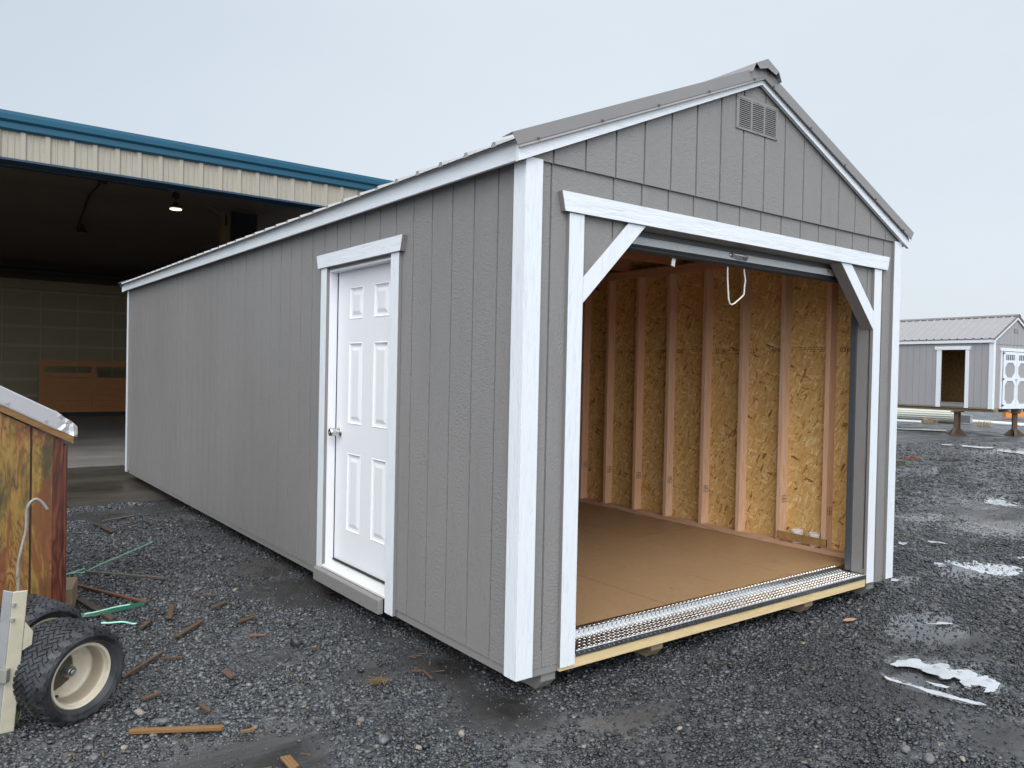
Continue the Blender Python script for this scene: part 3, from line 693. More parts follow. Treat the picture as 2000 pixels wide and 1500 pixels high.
# loose crushed stone as real geometry, thinning out with distance
def stone_field():
    pts = []; cx, cy = P_CAM[0], P_CAM[1]
    fwd = np.array([math.sin(-ROT_CAM[2]), math.cos(ROT_CAM[2])])
    N = 1050000
    r = np.sqrt(RNG.uniform(2.2 ** 2, 30 ** 2, N)); keep0 = RNG.uniform(size=N)
    # more candidates close by
    r = 2.2 + 24.8 * RNG.uniform(size=N) ** 1.9
    th = RNG.uniform(R(-50), R(50), N); base = math.atan2(fwd[1], fwd[0])
    x = cx + r * np.cos(base + th); y = cy + r * np.sin(base + th)
    # density of the sampling in stones per m2 -> thin to the wanted one
    pdf = N / (R(100)) * (1 / 1.9) * ((r - 2.2) / 24.8) ** (1 / 1.9 - 1) / 24.8 / r
    want = np.interp(r, [2.2, 5, 7, 10, 15.5, 22, 27], [8600, 7000, 3700, 1500, 420, 90, 0])
    m = mud_mask(x, y)
    clump = np.clip(fbm(x, y, 6, 3, 41) * 1.7 - .2, .15, 1.25)
    m = np.maximum(m, .75 * film_mask(x, y)); want = want * 1.2 * ((1 - m) * .87 + .13) * clump
    ok = keep0 < np.minimum(1, want / np.maximum(pdf, 1e-6))
    ok &= ~((x > .35) & (x < W - .1) & (y > .6) & (y < 9)); ok &= (y < 6.62 + .12 * (fbm(x, y, 2.1, 4, 61) - .5)); ok &= ~((x > W) & (x < W + 2) & (y > 8.2))
    x, y, r = x[ok], y[ok], r[ok]; n = len(x)
    size = np.clip(np.exp(RNG.normal(math.log(.0072), .38, n)), .003, .019) * np.interp(r, [3, 7, 15, 27], [1, 1.25, 1.9, 2.4])
    size *= 1 - .5 * np.clip(m[ok], 0, 1)
    big = RNG.uniform(size=n) > .997; size[big] *= RNG.uniform(1.6, 2.4, big.sum())
    cube = np.array([[i, j, k] for k in (-1, 1) for j in (-1, 1) for i in (-1, 1)], float)
    V = cube[None] * RNG.uniform(.55, 1.0, (n, 8, 3)); V += RNG.normal(0, .16, (n, 8, 3))
    V *= (.75 / np.linalg.norm(V, axis=2, keepdims=True)) ** .25
    sc3 = np.stack([np.ones(n), RNG.uniform(.6, .95, n), RNG.uniform(.32, .62, n)], 1); V *= (sc3 * size[:, None])[:, None, :]
    a = RNG.uniform(0, 2 * np.pi, n); tx = RNG.normal(0, .38, n)
    c, s = np.cos(tx), np.sin(tx); y2 = V[:, :, 1] * c[:, None] - V[:, :, 2] * s[:, None]; z2 = V[:, :, 1] * s[:, None] + V[:, :, 2] * c[:, None]
    c, s = np.cos(a)[:, None], np.sin(a)[:, None]
    X = V[:, :, 0] * c - y2 * s + x[:, None]; Y = V[:, :, 0] * s + y2 * c + y[:, None]
    Z = z2 + (ground_h(x, y) + size * RNG.uniform(.05, .5, n))[:, None]
    verts = np.stack([X, Y, Z], 2).reshape(-1, 3)
    q = np.array([(0, 2, 3, 1), (4, 5, 7, 6), (0, 1, 5, 4), (2, 6, 7, 3), (0, 4, 6, 2), (1, 3, 7, 5)])
    Q = (q[None] + (np.arange(n) * 8)[:, None, None]).reshape(-1, 4)
    patch = np.clip((fbm(x, y, 1.4, 3, 77) - .5) * .7 + .16 * np.clip((-x - .1) / .8, -1, 1), -.3, .22)
    u_ = RNG.uniform(size=n); u_ = np.where(u_ > .98, u_, np.clip(u_ + patch, 0, .98)); rnd = np.repeat(u_, 8)
    print('stones', n)
    return verts, Q, rnd
def stone_fn(t):
    r = t.n('ShaderNodeAttribute', attribute_name='rnd').outputs['Fac']
    col = t.ramp(r, [(0, (.012, .0135, .0155)), (.35, (.032, .035, .0395)), (.70, (.072, .079, .087)), (.90, (.135, .145, .155)), (.985, (.15, .155, .155)), (.989, (.22, .185, .135)), (.995, (.13, .07, .042)), (1, (.26, .24, .205))])
    n1 = t.noise(110, None, 3)
    col = t.mix(t.ramp(n1, [(.35, .45), (.6, 0.0)]), col, (.014, .015, .017))
    t.out(col, t.ramp(t.noise(2.5, None, 3), [(.35, .2), (.65, .46)]), t.bump(t.noise(220, None, 2), .35, .002), spec=.55)
M['stone'] = mat('crushed_basalt', fn=stone_fn)
sv, sq, sr = stone_field()
st_o = np_mesh('gravel', sv, sq, M['stone'], {'rnd': sr})
tag(st_o, 'loose dark crushed gravel spread over the wet yard', 'gravel', kind='stuff')

# pale puddles: the bright sky they reflect is painted into their colour
def rough_outline(pts, depth=3, amp=.09):
    for d in range(depth):
        o = []
        for (ax, ay), (bx, by) in zip(pts, pts[1:] + pts[:1]):
            l = math.hypot(bx - ax, by - ay); k = random.gauss(0, amp) * l
            o += [(ax, ay), ((ax + bx) / 2 - (by - ay) / max(l, 1e-6) * k, (ay + by) / 2 + (bx - ax) / max(l, 1e-6) * k)]
        pts = o
    return pts
def painted_sky_fn(t):
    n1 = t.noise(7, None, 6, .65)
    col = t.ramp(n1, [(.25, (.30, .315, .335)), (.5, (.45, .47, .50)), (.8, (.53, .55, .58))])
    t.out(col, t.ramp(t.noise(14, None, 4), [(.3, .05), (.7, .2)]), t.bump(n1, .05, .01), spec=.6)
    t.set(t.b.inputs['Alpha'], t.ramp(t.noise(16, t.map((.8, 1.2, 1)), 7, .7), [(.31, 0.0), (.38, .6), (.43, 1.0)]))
M['painted_sky'] = mat('painted_sky_reflection', fn=painted_sky_fn)
def painted_sheen_fn(t):  # broken rims and wet streaks, their sky sheen painted as pale gray
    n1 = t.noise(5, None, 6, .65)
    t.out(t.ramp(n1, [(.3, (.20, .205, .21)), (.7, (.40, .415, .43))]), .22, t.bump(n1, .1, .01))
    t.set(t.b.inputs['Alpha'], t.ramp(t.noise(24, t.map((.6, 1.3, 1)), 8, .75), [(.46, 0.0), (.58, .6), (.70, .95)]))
M['painted_sheen'] = mat('thin_painted_sheen', fn=painted_sheen_fn)
def muddy_water_fn(t):
    t.out(t.ramp(t.noise(5, None, 5), [(.3, (.011, .0108, .0105)), (.7, (.027, .0255, .024))]), .12, t.bump(t.noise(9, None, 2), .03, .01), spec=.5)
M['mudwater'] = mat('muddy_water', fn=muddy_water_fn)
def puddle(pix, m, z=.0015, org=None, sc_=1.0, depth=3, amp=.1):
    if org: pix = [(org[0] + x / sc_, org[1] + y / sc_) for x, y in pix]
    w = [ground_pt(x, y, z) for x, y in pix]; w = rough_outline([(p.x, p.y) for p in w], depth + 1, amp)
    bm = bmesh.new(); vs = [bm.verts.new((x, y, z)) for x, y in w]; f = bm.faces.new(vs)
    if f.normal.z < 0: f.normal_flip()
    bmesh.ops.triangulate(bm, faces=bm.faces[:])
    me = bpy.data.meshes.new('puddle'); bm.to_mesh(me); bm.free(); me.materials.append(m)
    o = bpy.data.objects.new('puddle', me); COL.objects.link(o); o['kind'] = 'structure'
    if m is M['painted_sky'] and len(pix) > 5:      # a thinner rim of painted sheen round the puddle
        cx_ = sum(p[0] for p in pix) / len(pix); cy_ = sum(p[1] for p in pix) / len(pix); puddle([(cx_ + (x - cx_) * 1.1, cy_ + (y - cy_) * 1.3) for x, y in pix], M['painted_sheen'], z - .0007)
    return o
o5 = ((1600, 1240), 5)
puddle([(690, 290), (760, 245), (900, 230), (980, 235), (1000, 265), (1090, 290), (1170, 275), (1260, 285), (1275, 320), (1330, 345), (1450, 335), (1530, 370), (1540, 410), (1640, 395), (1720, 440), (1775, 480), (1730, 530), (1690, 555), (1600, 560), (1640, 515), (1560, 490), (1480, 510), (1410, 490), (1370, 430), (1310, 410), (1200, 425), (1140, 390), (1040, 365), (980, 330), (880, 310), (760, 310)], M['painted_sky'], .0015, *o5)
puddle([(640, 400), (760, 440), (880, 475), (1000, 510), (1150, 545), (1300, 590), (1450, 625), (1580, 660), (1640, 690), (1560, 683), (1400, 648), (1250, 612), (1100, 575), (1000, 535), (880, 493), (740, 455), (660, 432)], M['painted_sky'], .0015, *o5)
puddle([(1040, 450), (1150, 475), (1290, 508), (1240, 520), (1120, 490)], M['painted_sky'], .0015, *o5)
o2 = ((1700, 800), 2.5)
puddle([(365, 720), (450, 733), (560, 748), (650, 755), (740, 775), (735, 800), (650, 815), (540, 800), (460, 775), (390, 752)], M['painted_sky'], .0015, *o2)
puddle([(300, 743), (350, 748), (372, 766), (340, 768)], M['painted_sky'], .0015, *o2)
puddle([(128, 640), (178, 650), (165, 662), (140, 655)], M['painted_sky'], .0015, *o2)
puddle([(100, 824), (140, 828), (130, 838), (98, 836)], M['painted_sky'], .0015, *o2)
puddle([(260, 1040), (330, 1036), (410, 1046), (330, 1049)], M['painted_sky'], .0015, *o2)
puddle([(570, 445), (640, 432), (700, 452), (750, 472), (660, 470), (600, 462)], M['painted_sky'], .0015, *o2, amp=.2)
puddle([(715, 720), (760, 718), (770, 728), (720, 728)], M['painted_sky'], .0015, *o2)
puddle([(280, 640), (360, 646), (380, 656), (300, 650)], M['painted_sky'], .0015, *o2, amp=.2)
for q in ([(180, 395), (330, 400), (450, 425), (570, 455), (605, 490), (520, 500), (430, 470), (300, 430)], [(110, 515), (240, 505), (360, 512), (350, 535), (220, 545), (110, 540)], [(570, 430), (680, 440), (760, 462), (760, 485), (650, 475)], [(480, 285), (620, 278), (760, 288), (760, 300), (600, 298)], [(505, 320), (560, 340), (610, 395), (560, 400), (520, 360)], [(400, 560), (520, 548), (760, 600), (760, 640), (600, 620), (450, 590)], [(120, 285), (260, 290), (250, 305), (120, 300)], [(250, 980), (360, 985), (380, 1000), (280, 1010)], [(130, 1050), (210, 1045), (220, 1068), (140, 1070)]): puddle(q, M['painted_sheen'], .0025, *o2, amp=.16)
o7 = ((1740, 760), 7.5)
puddle([(60, 570), (300, 580), (480, 578), (720, 590), (850, 600), (800, 615), (600, 605), (300, 592), (60, 580)], M['painted_sky'], .0, *o7)
puddle([(600, 795), (930, 805), (935, 828), (800, 822)], M['painted_sky'], .0, *o7)
puddle([(1020, 815), (1540, 850), (1480, 868), (1300, 865), (1040, 840)], M['painted_sky'], .0, *o7)
puddle([(1620, 885), (1950, 915), (2050, 930), (2050, 970), (1640, 918)], M['painted_sky'], .0, *o7)
puddle([(720, 985), (1000, 1020), (950, 1050), (760, 1040), (660, 1035)], M['mudwater'], .0, *o7)

# small wood litter nobody could count
mb = MB()
for k in range(300):
    r_ = 2.8 + 5.2 * random.random() ** 1.2; a = random.uniform(R(-34), R(5)) if k < 240 else random.uniform(R(-34), R(34))
    b = math.pi / 2 + ROT_CAM[2] - a
    x, y = P_CAM[0] + r_ * math.cos(b), P_CAM[1] + r_ * math.sin(b)
    if .05 < x < W and y > 0: continue
    if y > 6.4: continue
    l = random.uniform(.006, .030); w_ = random.uniform(.0012, .004); an = random.uniform(0, 6.28)
    u = Vector((math.cos(an), math.sin(an), random.gauss(0, .12))); v = Vector((-math.sin(an), math.cos(an), 0))
    mb.obox((x, y, float(ground_h(np.array(x), np.array(y))) + .012), u * l, v * w_, (0, 0, .0012))
M['litter'] = mat('wood_litter', fn=plank_fn((.11, .068, .036), (.055, .032, .018), (.19, .125, .07), 'x'))
tag(mb.build('wood_shavings', M['litter']), 'tiny wood splinters scattered over the gravel', 'litter', kind='stuff')

# ------------------------------------------------------------------ warehouse
FY = 10.15; wz = lambda z: z + ZB
whs = empty('warehouse', 'large tan metal warehouse with blue eave trim and a dark open bay', 'building', (0, FY, 0))
M['tan'] = mat('tan_wall_panel', fn=weathered((.34, .315, .262), .5, .05, .05, 2, stretch=(1, 1, .2)))
M['blue'] = mat('blue_eave_trim', fn=weathered((.004, .082, .145), .5, .12, .05, 3))
M['bluedark'] = mat('blue_header_trim', fn=weathered((.006, .036, .075), .5, .15, .05, 3))
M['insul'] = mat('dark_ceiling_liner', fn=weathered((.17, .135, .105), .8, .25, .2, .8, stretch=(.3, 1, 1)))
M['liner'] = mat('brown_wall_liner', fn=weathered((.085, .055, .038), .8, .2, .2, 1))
M['doorpanel'] = mat('beige_door_panel', fn=weathered((.23, .195, .115), .6, .12, .1, 1.5))
M['doorrail'] = mat('beige_door_rail', fn=weathered((.33, .28, .18), .6, .12, .1, 3))
M['frame'] = mat('tan_steel_frame', fn=weathered((.20, .145, .07), .6, .3, .1, 5))
HX1 = 4.05; BX0, BX1, BD = -13.0, 9.0, 14.0
ribs = [-1.08 + .3005 * k for k in range(-40, 34)]
def ribwall(x0, x1, z0, z1):
    mb = MB(); pr = [(x0, 0)]
    for r_ in ribs:
        for dx, d in ((-.052, 0), (-.026, -.032), (.026, -.032), (.052, 0), (.095, 0), (.102, -.011), (.115, -.011), (.122, 0), (.178, 0), (.185, -.011), (.198, -.011), (.205, 0)):
            if x0 < r_ + dx < x1: pr.append((r_ + dx, d))
    pr.append((x1, 0)); n = len(pr)
    mb.add([(x, y, z0) for x, y in pr] + [(x, y, z1) for x, y in pr], [(i, i + 1, n + i + 1, n + i) for i in range(n - 1)])
    mb.box(x0, x1, .004, .05, z0, z1); return mb
ribwall(BX0, HX1, wz(4.245), wz(4.70)).build('front_wall', M['tan'], whs)
ribwall(HX1 + .002, BX1, 0, wz(4.70)).build('front_wall', M['tan'], whs)
mb = MB(); mb.prism([(-.05, wz(4.635)), (-.075, wz(4.655)), (-.082, wz(4.735)), (-.10, wz(4.745)), (-.125, wz(4.765)), (-.135, wz(4.835)), (-.105, wz(4.865)), (.06, wz(4.875)), (.06, wz(4.635))], 'x', BX0 - .1, BX1 + .1); mb.build('eave_trim', M['blue'], whs)
mb = MB(); mb.prism([(-.045, wz(4.222)), (-.045, wz(4.25)), (.0, wz(4.262)), (.28, wz(4.262)), (.28, wz(4.20)), (.26, wz(4.20)), (.26, wz(4.222))], 'x', BX0, HX1); mb.build('door_header', M['bluedark'], whs)
mb = MB(); mb.box(HX1 - .06, HX1, .0, .28, .015, wz(4.221)); mb.build('door_jamb', M['bluedark'], whs)
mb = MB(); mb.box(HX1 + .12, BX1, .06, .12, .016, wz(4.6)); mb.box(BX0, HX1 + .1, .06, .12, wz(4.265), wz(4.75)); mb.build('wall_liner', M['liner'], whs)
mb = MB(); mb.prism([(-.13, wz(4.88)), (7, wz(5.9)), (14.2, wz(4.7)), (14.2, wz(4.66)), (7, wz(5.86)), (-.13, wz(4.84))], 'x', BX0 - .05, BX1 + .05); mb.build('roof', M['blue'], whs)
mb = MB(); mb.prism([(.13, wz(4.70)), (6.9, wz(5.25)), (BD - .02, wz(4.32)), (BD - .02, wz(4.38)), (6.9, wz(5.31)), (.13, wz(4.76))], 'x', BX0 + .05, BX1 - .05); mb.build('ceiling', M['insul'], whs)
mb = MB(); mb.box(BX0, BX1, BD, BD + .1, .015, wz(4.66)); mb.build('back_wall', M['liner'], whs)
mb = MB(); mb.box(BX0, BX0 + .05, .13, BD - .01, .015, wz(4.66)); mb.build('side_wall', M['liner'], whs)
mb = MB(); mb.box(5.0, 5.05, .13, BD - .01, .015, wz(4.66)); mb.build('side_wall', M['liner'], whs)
for x in (4.85,):
    mb = MB(); mb.box(3.40, 3.57, 5.8, 5.98, .02, wz(4.72)); mb.box(3.42, 3.45, 5.8, 5.98, wz(4.721), wz(5.02)); mb.box(3.53, 3.56, 5.8, 5.98, wz(4.721), wz(5.02)); mb.prism([(3.10, wz(5.10)), (3.16, wz(5.12)), (3.44, wz(4.98)), (3.41, wz(4.95))], 'y', 5.86, 5.92); mb.build('rigid_frame', M['frame'], whs)
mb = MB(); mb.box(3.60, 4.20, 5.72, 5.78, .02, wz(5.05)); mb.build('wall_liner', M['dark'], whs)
# sectional door in the back wall: one leaf with its stiles, rails and hinges
mb = MB(); mb.box(-4.2, 4.3, BD - .08, BD - .02, .03, wz(3.50)); dleaf = mb.build('sectional_door', M['doorpanel'], whs)
mb = MB()
for z in (3.52, 3.005, 2.48, 1.92, 1.405, .93, .45): mb.box(-4.2, 4.3, BD - .112, BD - .081, wz(z) - .045, wz(z) - .006); mb.box(-4.2, 4.3, BD - .104, BD - .081, wz(z) + .004, wz(z) + .03)
for k in range(-4, 5):
    x = .64 + .962 * k
    if -4.2 < x < 4.2: mb.box(x - .016, x + .016, BD - .096, BD - .081, .03, wz(3.49))
    if -4.2 < x < 4.2:
        for z in (3.005, 2.48, 1.92, 1.405, .93): mb.box(x - .03, x + .03, BD - .124, BD - .113, wz(z) - .05, wz(z) + .03)
o = mb.build('door_rails', M['doorrail'], whs); o.parent = dleaf
mb = MB(); mb.box(-4.6, 4.6, BD - .16, BD - .01, wz(3.56), wz(3.83)); mb.build('door_lintel', M['doorpanel'], whs)
mb = MB(); mb.box(-5, 4.9, BD - .4, BD - .3, wz(4.05), wz(4.12)); mb.tube([(-5, 12.9, wz(3.98)), (4.9, 12.9, wz(3.98))], .09, 10); mb.build('door_shaft', M['dark'], whs)
M['pipe'] = mat('dark_conduit', (.02, .018, .016), .6)
cz = lambda yy: wz(4.70) + (.55 / 6.77) * (yy - .13) if yy < 6.9 else wz(5.25) - .93 / 7.08 * (yy - 6.9)
mb = MB()
mb.tube([(-4, 3.85, cz(3.85) - .06), (.57, 3.85, cz(3.85) - .06), (1.75, 3.85, cz(3.85) - .06)], .022, 6); mb.tube([(.57, 3.85, cz(3.85) - .07), (.80, 6.9, cz(6.9) - .06), (.95, 9.6, cz(9.6) - .07)], .022, 6)
mb.box(.50, .64, 3.78, 3.92, cz(3.85) - .12, cz(3.85) - .02); mb.build('conduit', M['pipe'], whs)
# lamps hanging under the ceiling
M['glow'] = bpy.data.materials.new('lamp_glow'); _t = NT(M['glow']); _t.out((.9, .85, .6), .5)
_t.b.inputs['Emission Color'].default_value = (1, .86, .50, 1); _t.b.inputs['Emission Strength'].default_value = 3.2
M['lens'] = mat('unlit_lens', (.08, .07, .06), .4)
for x, y, z, lit, lab in ((1.90, 14.0, 4.60, True, 'round high-bay lamp glowing yellow under the warehouse ceiling'), (1.04, 19.6, 4.74, False, 'unlit high-bay lamp deeper inside the dark warehouse')):
    sl_ = .8
    le = empty('ceiling_lamp', lab, 'lamp', (x, y, wz(z)), group='lamps under the warehouse ceiling')
    mb = MB(); mb.lathe([(-.02, .08), (-.0, .122), (.03, .118), (.07, .05), (.12, .04)], 28); mb.v = [(b, c, a) for a, b, c in mb.v]; mb.build('lamp_housing', M['pipe'], le)
    top = cz(y - FY) - wz(z)
    mb = MB(); mb.tube([(0, 0, .15), (0, 0, top)], .012, 6); mb.box(-.06, .06, -.05, .05, .2, min(top, .3)); mb.build('hanger', M['pipe'], le)
    mb = MB(); mb.lathe([(-.034, .001), (-.034, .108), (-.021, .115)], 28); mb.v = [(b, c, a) for a, b, c in mb.v]; mb.build('lens', M['glow'] if lit else M['lens'], le)
# slabs
def conc_fn(base, wet):
    def fn(t):
        n1 = t.noise(.9, t.map((.5, 1.2, 1)), 7, .65); n2 = t.noise(6, t.map((.4, 1.3, 1)), 5)
        c = t.mix(t.ramp(n1, [(.35, 0.0), (.65, 1.0)]), tuple(b * .62 for b in base), base); c = t.mix(t.ramp(n2, [(.55, 0.0), (.72, .6)]), c, tuple(b * .4 for b in base))
        t.out(c, t.ramp(n1, [(.3, wet), (.7, wet + .35)]), t.bump(n2, .1, .01))
    return fn
M['slab'] = mat('concrete_slab', fn=conc_fn((.25, .24, .225), .4)); M['apron'] = mat('muddy_apron', fn=conc_fn((.062, .054, .043), .3))
mb = MB(); mb.box(BX0, BX1, FY + .02, FY + BD, -.1, .014); s_ = mb.build('concrete_floor', M['slab']); s_['kind'] = 'structure'
ap = []
x = BX0
while x < BX1: ap.append((x, 6.60 + .10 * (float(fbm(np.array(x), np.array(0.), 1.7, 4, 61)) - .5) + .02 * random.random())); x += .06
mb = MB(); mb.prism(ap + [(BX1, FY + .018), (BX0, FY + .018)], 'z', -.08, -.0035); s_ = mb.build('concrete_apron', M['apron']); s_['kind'] = 'structure'
# timber panel leaning inside
M['cedar'] = mat('orange_timber', fn=plank_fn((.29, .125, .026), (.18, .07, .016), (.36, .17, .04), 'x', .5))
tp = empty('timber_frame_panel', 'orange brown timber panel with slatted open top inside the warehouse', 'timber panel', (.44, 22.42, .014))
mb = MB()
for k in range(6): mb.box(0, 2.6, 0, .04, .12 + k * .165, .12 + k * .165 + .158)
mb.build('board_panel', M['cedar'], tp)
mb = MB(); mb.box(.02, 2.58, .05, .14, .0, .11); mb.build('base_runner', M['dark'], tp)
for x in (0, 1.3, 2.48): mb = MB(); mb.box(x, x + .12, -.03, -.001, .12, 1.58); mb.build('post', M['cedar'], tp)
mb = MB(); mb.box(-.02, 2.62, -.065, -.031, 1.42, 1.58); mb.build('top_rail', M['cedar'], tp)
mb = MB(); mb.box(0, 1.45, -.06, -.031, 1.12, 1.24); mb.build('mid_rail', M['cedar'], tp)

# ------------------------------------------------------------------ far shed on steel stands
azu = R(5); SC = (21.95, 6.67)
fs = empty('storage_shed', 'light gray shed with double doors raised on rusty steel stands far right', 'shed', (SC[0], SC[1], .69 + ZB), (0, 0, -azu))
# local axes: +Y runs along the side wall away from the corner, +X along the gable
FW, FL, FH = 2.42, 6.1, 1.88
M['fgray'] = mat('pale_gray_siding', fn=siding_fn('z', (.30, .295, .305), .5, .5))
M['froof'] = mat('mauve_roof_metal', fn=weathered((.27, .262, .268), .5, .05, .04, 3))
M['fridge'] = mat('mauve_ridge_metal', fn=weathered((.15, .135, .138), .4, .05, .04, 3))
def fwall(fn, name='wall', m=None):
    mb = MB(); fn(mb); me = bpy.data.meshes.new(name); me.from_pydata(mb.v, [], mb.f); me.materials.append(m or M['fgray']); o = bpy.data.objects.new(name, me); COL.objects.link(o); o.parent = fs; return o
PL = lambda u, d, z: (-d, u, z)
fwall(lambda mb: (siding(mb, PL, 0, .76, 0, FH, .1, .008), siding(mb, PL, 1.46, FL, 0, FH, .1, .008), siding(mb, PL, .76, 1.46, 1.66, FH, .1, .008)), 'side_wall')
fwall(lambda mb: siding(mb, lambda u, d, z: (FW + d, u, z), 0, FL, 0, FH, .1, .008), 'side_wall')
frz = lambda u: FH + .02 + .56 * (FW / 2 - abs(u - FW / 2))
fwall(lambda mb: (siding(mb, lambda u, d, z: (u, -d, z), 0, FW, 0, FH - .05, .1, .008), siding(mb, lambda u, d, z: (u, -.012 - d, z), 0, FW, FH - .06, frz, .1, .008, breaks=(FW / 2,))), 'gable_wall')
fwall(lambda mb: siding(mb, lambda u, d, z: (u, FL + d, z), 0, FW, 0, frz, .1, .008, breaks=(FW / 2,)), 'gable_wall')
def fp(name, m, *boxes):
    mb = MB()
    for b in boxes: mb.box(*b)
    return mb.build(name, m, fs)
fp('floor', M['floor'], (.02, FW - .02, .02, FL - .02, .02, .10))
fp('wall_panel', M['osb'], (FW - .03, FW - .015, .03, FL - .03, .10, FH))
for y in (.75, 1.15, 1.56): fp('stud', M['stud'], (FW - .12, FW - .031, y, y + .04, .10, FH))
fp('corner_trim', M['trim_v'], (-.022, .09, -.022, -.001, -.03, FH), (-.022, -.001, -.0009, .10, -.03, FH))
fp('corner_trim', M['trim_v'], (FW - .09, FW + .022, -.022, -.001, -.03, FH))
fp('corner_trim', M['trim_v'], (-.022, -.001, FL - .10, FL + .02, -.03, FH))
fp('fascia', M['trim_y'], (-.06, -.040, -.03, FL + .05, FH - .03, FH + .07))
fp('fascia', M['trim_y'], (FW + .04, FW + .06, -.03, FL + .05, FH - .03, FH + .07))
fp('door_trim', M['trim_v'], (-.024, -.001, .655, .757, -.03, 1.66)); fp('door_trim', M['trim_v'], (-.024, -.001, 1.463, 1.60, -.03, 1.66))
fp('door_head_board', M['trim_y'], (-.034, -.001, .61, 1.66, 1.662, 1.765))
fp('door_sill', M['graywood'], (-.02, .05, .77, 1.45, 0, .10), (-.03, -.021, .765, 1.455, .10, .125))
mb = MB()
for half in (0, 1):
    X = (lambda x: FW - x) if half else (lambda x: x)
    pr = []; y = -.06
    pr.append((y, 0))
    for k in range(27):
        for dy, h in ((-.03, 0), (-.014, .024), (.014, .024), (.03, 0)): pr.append((.06 + k * .2286 + dy, h))
    pr.append((FL + .07, 0)); n = len(pr); zf = lambda x: FH + .085 + .56 * (x + .08)
    mb.add([(X(-.08), y, zf(-.08) + h) for y, h in pr] + [(X(FW / 2), y, zf(FW / 2) + h) for y, h in pr], [(i, i + 1, n + i + 1, n + i) for i in range(n - 1)])
    pts = [(-.06, FH + .055), (FW / 2, FH + .055 + .56 * (FW / 2 + .06)), (FW / 2, FH + .075 + .56 * (FW / 2 + .06)), (-.06, FH + .075)]
    if half: pts = [(FW - a, b) for a, b in pts]
    mb.prism(pts, 'y', -.02, FL + .04)
froof = mb.build('roof', M['froof'], fs)
mb = MB()
for half in (0, 1):
    for z0, z1, y0, y1, tgt in ((.03, .09, -.075, -.062, 0),):
        pts = [(-.1, FH + z0), (FW / 2, FH + z0 + .56 * (FW / 2 + .1)), (FW / 2, FH + z1 + .56 * (FW / 2 + .1)), (-.1, FH + z1)]
        if half: pts = [(FW - a, b) for a, b in pts]
        mb.prism(pts, 'y', y0, y1)
    zc_ = FH + .085 + .56 * (FW / 2 + .08) + .03
    pts = [(FW / 2 - .1, zc_ - .056), (FW / 2, zc_), (FW / 2, zc_ - .012), (FW / 2 - .1, zc_ - .068)]
    if half: pts = [(FW - a, b) for a, b in pts]
    mb.prism(pts, 'y', -.09, FL + .09)
o = mb.build('ridge_cap', M['fridge'], fs); o.parent = froof
mb = MB()
for half in (0, 1):
    pts = [(-.08, FH - .04), (FW / 2, FH - .04 + .56 * (FW / 2 + .08)), (FW / 2, FH + .03 + .56 * (FW / 2 + .08)), (-.08, FH + .03)]
    if half: pts = [(FW - a, b) for a, b in pts]
    mb.prism(pts, 'y', -.055, -.03)
mb.build('rake_board', M['trim_x'], fs)
fp('gable_vent', M['gray'], (FW / 2 - .12, FW / 2 + .1, -.03, -.021, FH + .30, FH + .42))
# double doors with cut-corner panels and barred lights
M['glassdark'] = mat('dark_window_glass', (.05, .055, .05), .1)
for k, (a, b) in enumerate(((.475, 1.19), (1.205, 1.92))):
    mb = MB(); mb.box(a, b, -.045, -.022, .04, 1.60); leaf = mb.build('double_door', M['fgray'], fs)
    fr = MB(); wv = .085
    fr.box(a, a + wv, -.062, -.0455, .03, 1.61); fr.box(b - wv, b, -.062, -.0455, .03, 1.61)
    for z0, z1 in ((.03, .12), (.78, .87), (1.30, 1.37), (1.53, 1.61)): fr.box(a + wv + .0005, b - wv - .0005, -.062, -.0455, z0, z1)
    for z0, z1 in ((.12, .78), (.87, 1.30)):
        for sx, x0 in ((1, a + wv), (-1, b - wv)):
            for sz, zz in ((1, z0), (-1, z1)): fr.prism([(x0, zz), (x0 + sx * .13, zz), (x0, zz + sz * .13)], 'y', -.0618, -.0457)
    o = fr.build('door_frame', M['trim_v'], fs); o.parent = leaf
    mb = MB(); mb.box(a + wv, b - wv, -.052, -.0456, 1.37, 1.53); o = mb.build('window', M['glassdark'], fs); o.parent = leaf
    mb = MB()
    for j in range(6): x = a + wv + .03 + j * (b - a - 2 * wv - .05) / 5; mb.box(x - .012, x + .012, -.058, -.0525, 1.37, 1.53)
    o = mb.build('window_bars', M['trim_v'], fs); o.parent = leaf
    mb = MB(); hx_ = a if k == 0 else b
    for z in (.08, .83, 1.57):
        s = 1 if k == 0 else -1
        mb.prism([(hx_ - s * .04, z - .03), (hx_ - s * .04, z + .03), (hx_ + s * .08, z)], 'y', -.067, -.0625)
    o = mb.build('hinge', M['dark'], fs); o.parent = leaf
    if k == 0: mb = MB(); mb.lathe([(0, .02), (.03, .03), (.05, .02)], 10); mb.v = [(y + b - .03, -x - .0625, z + .83) for x, y, z in mb.v]; o = mb.build('handle', M['galv'], fs); o.parent = leaf
fp('door_trim', M['trim_v'], (.40, .47, -.024, -.001, -.02, 1.63)); fp('door_trim', M['trim_v'], (1.925, 1.995, -.024, -.001, -.02, 1.63))
fp('door_head_board', M['trim_x'], (.36, 2.035, -.034, -.001, 1.632, 1.72))
fp('door_sill', M['trim_x'], (.45, 1.95, -.07, -.03, -.02, .028))
for x in (.08, .8, 1.5, 2.24): fp('skid', M['skid'], (x, x + .1, -.08, FL + .05, -.13, -.04))
fp('rim_joist', M['skid'], (.005, .05, .005, FL - .01, -.04, .0), (FW - .05, FW - .005, .005, FL - .01, -.04, .0), (.05, FW - .05, .005, .05, -.04, 0))
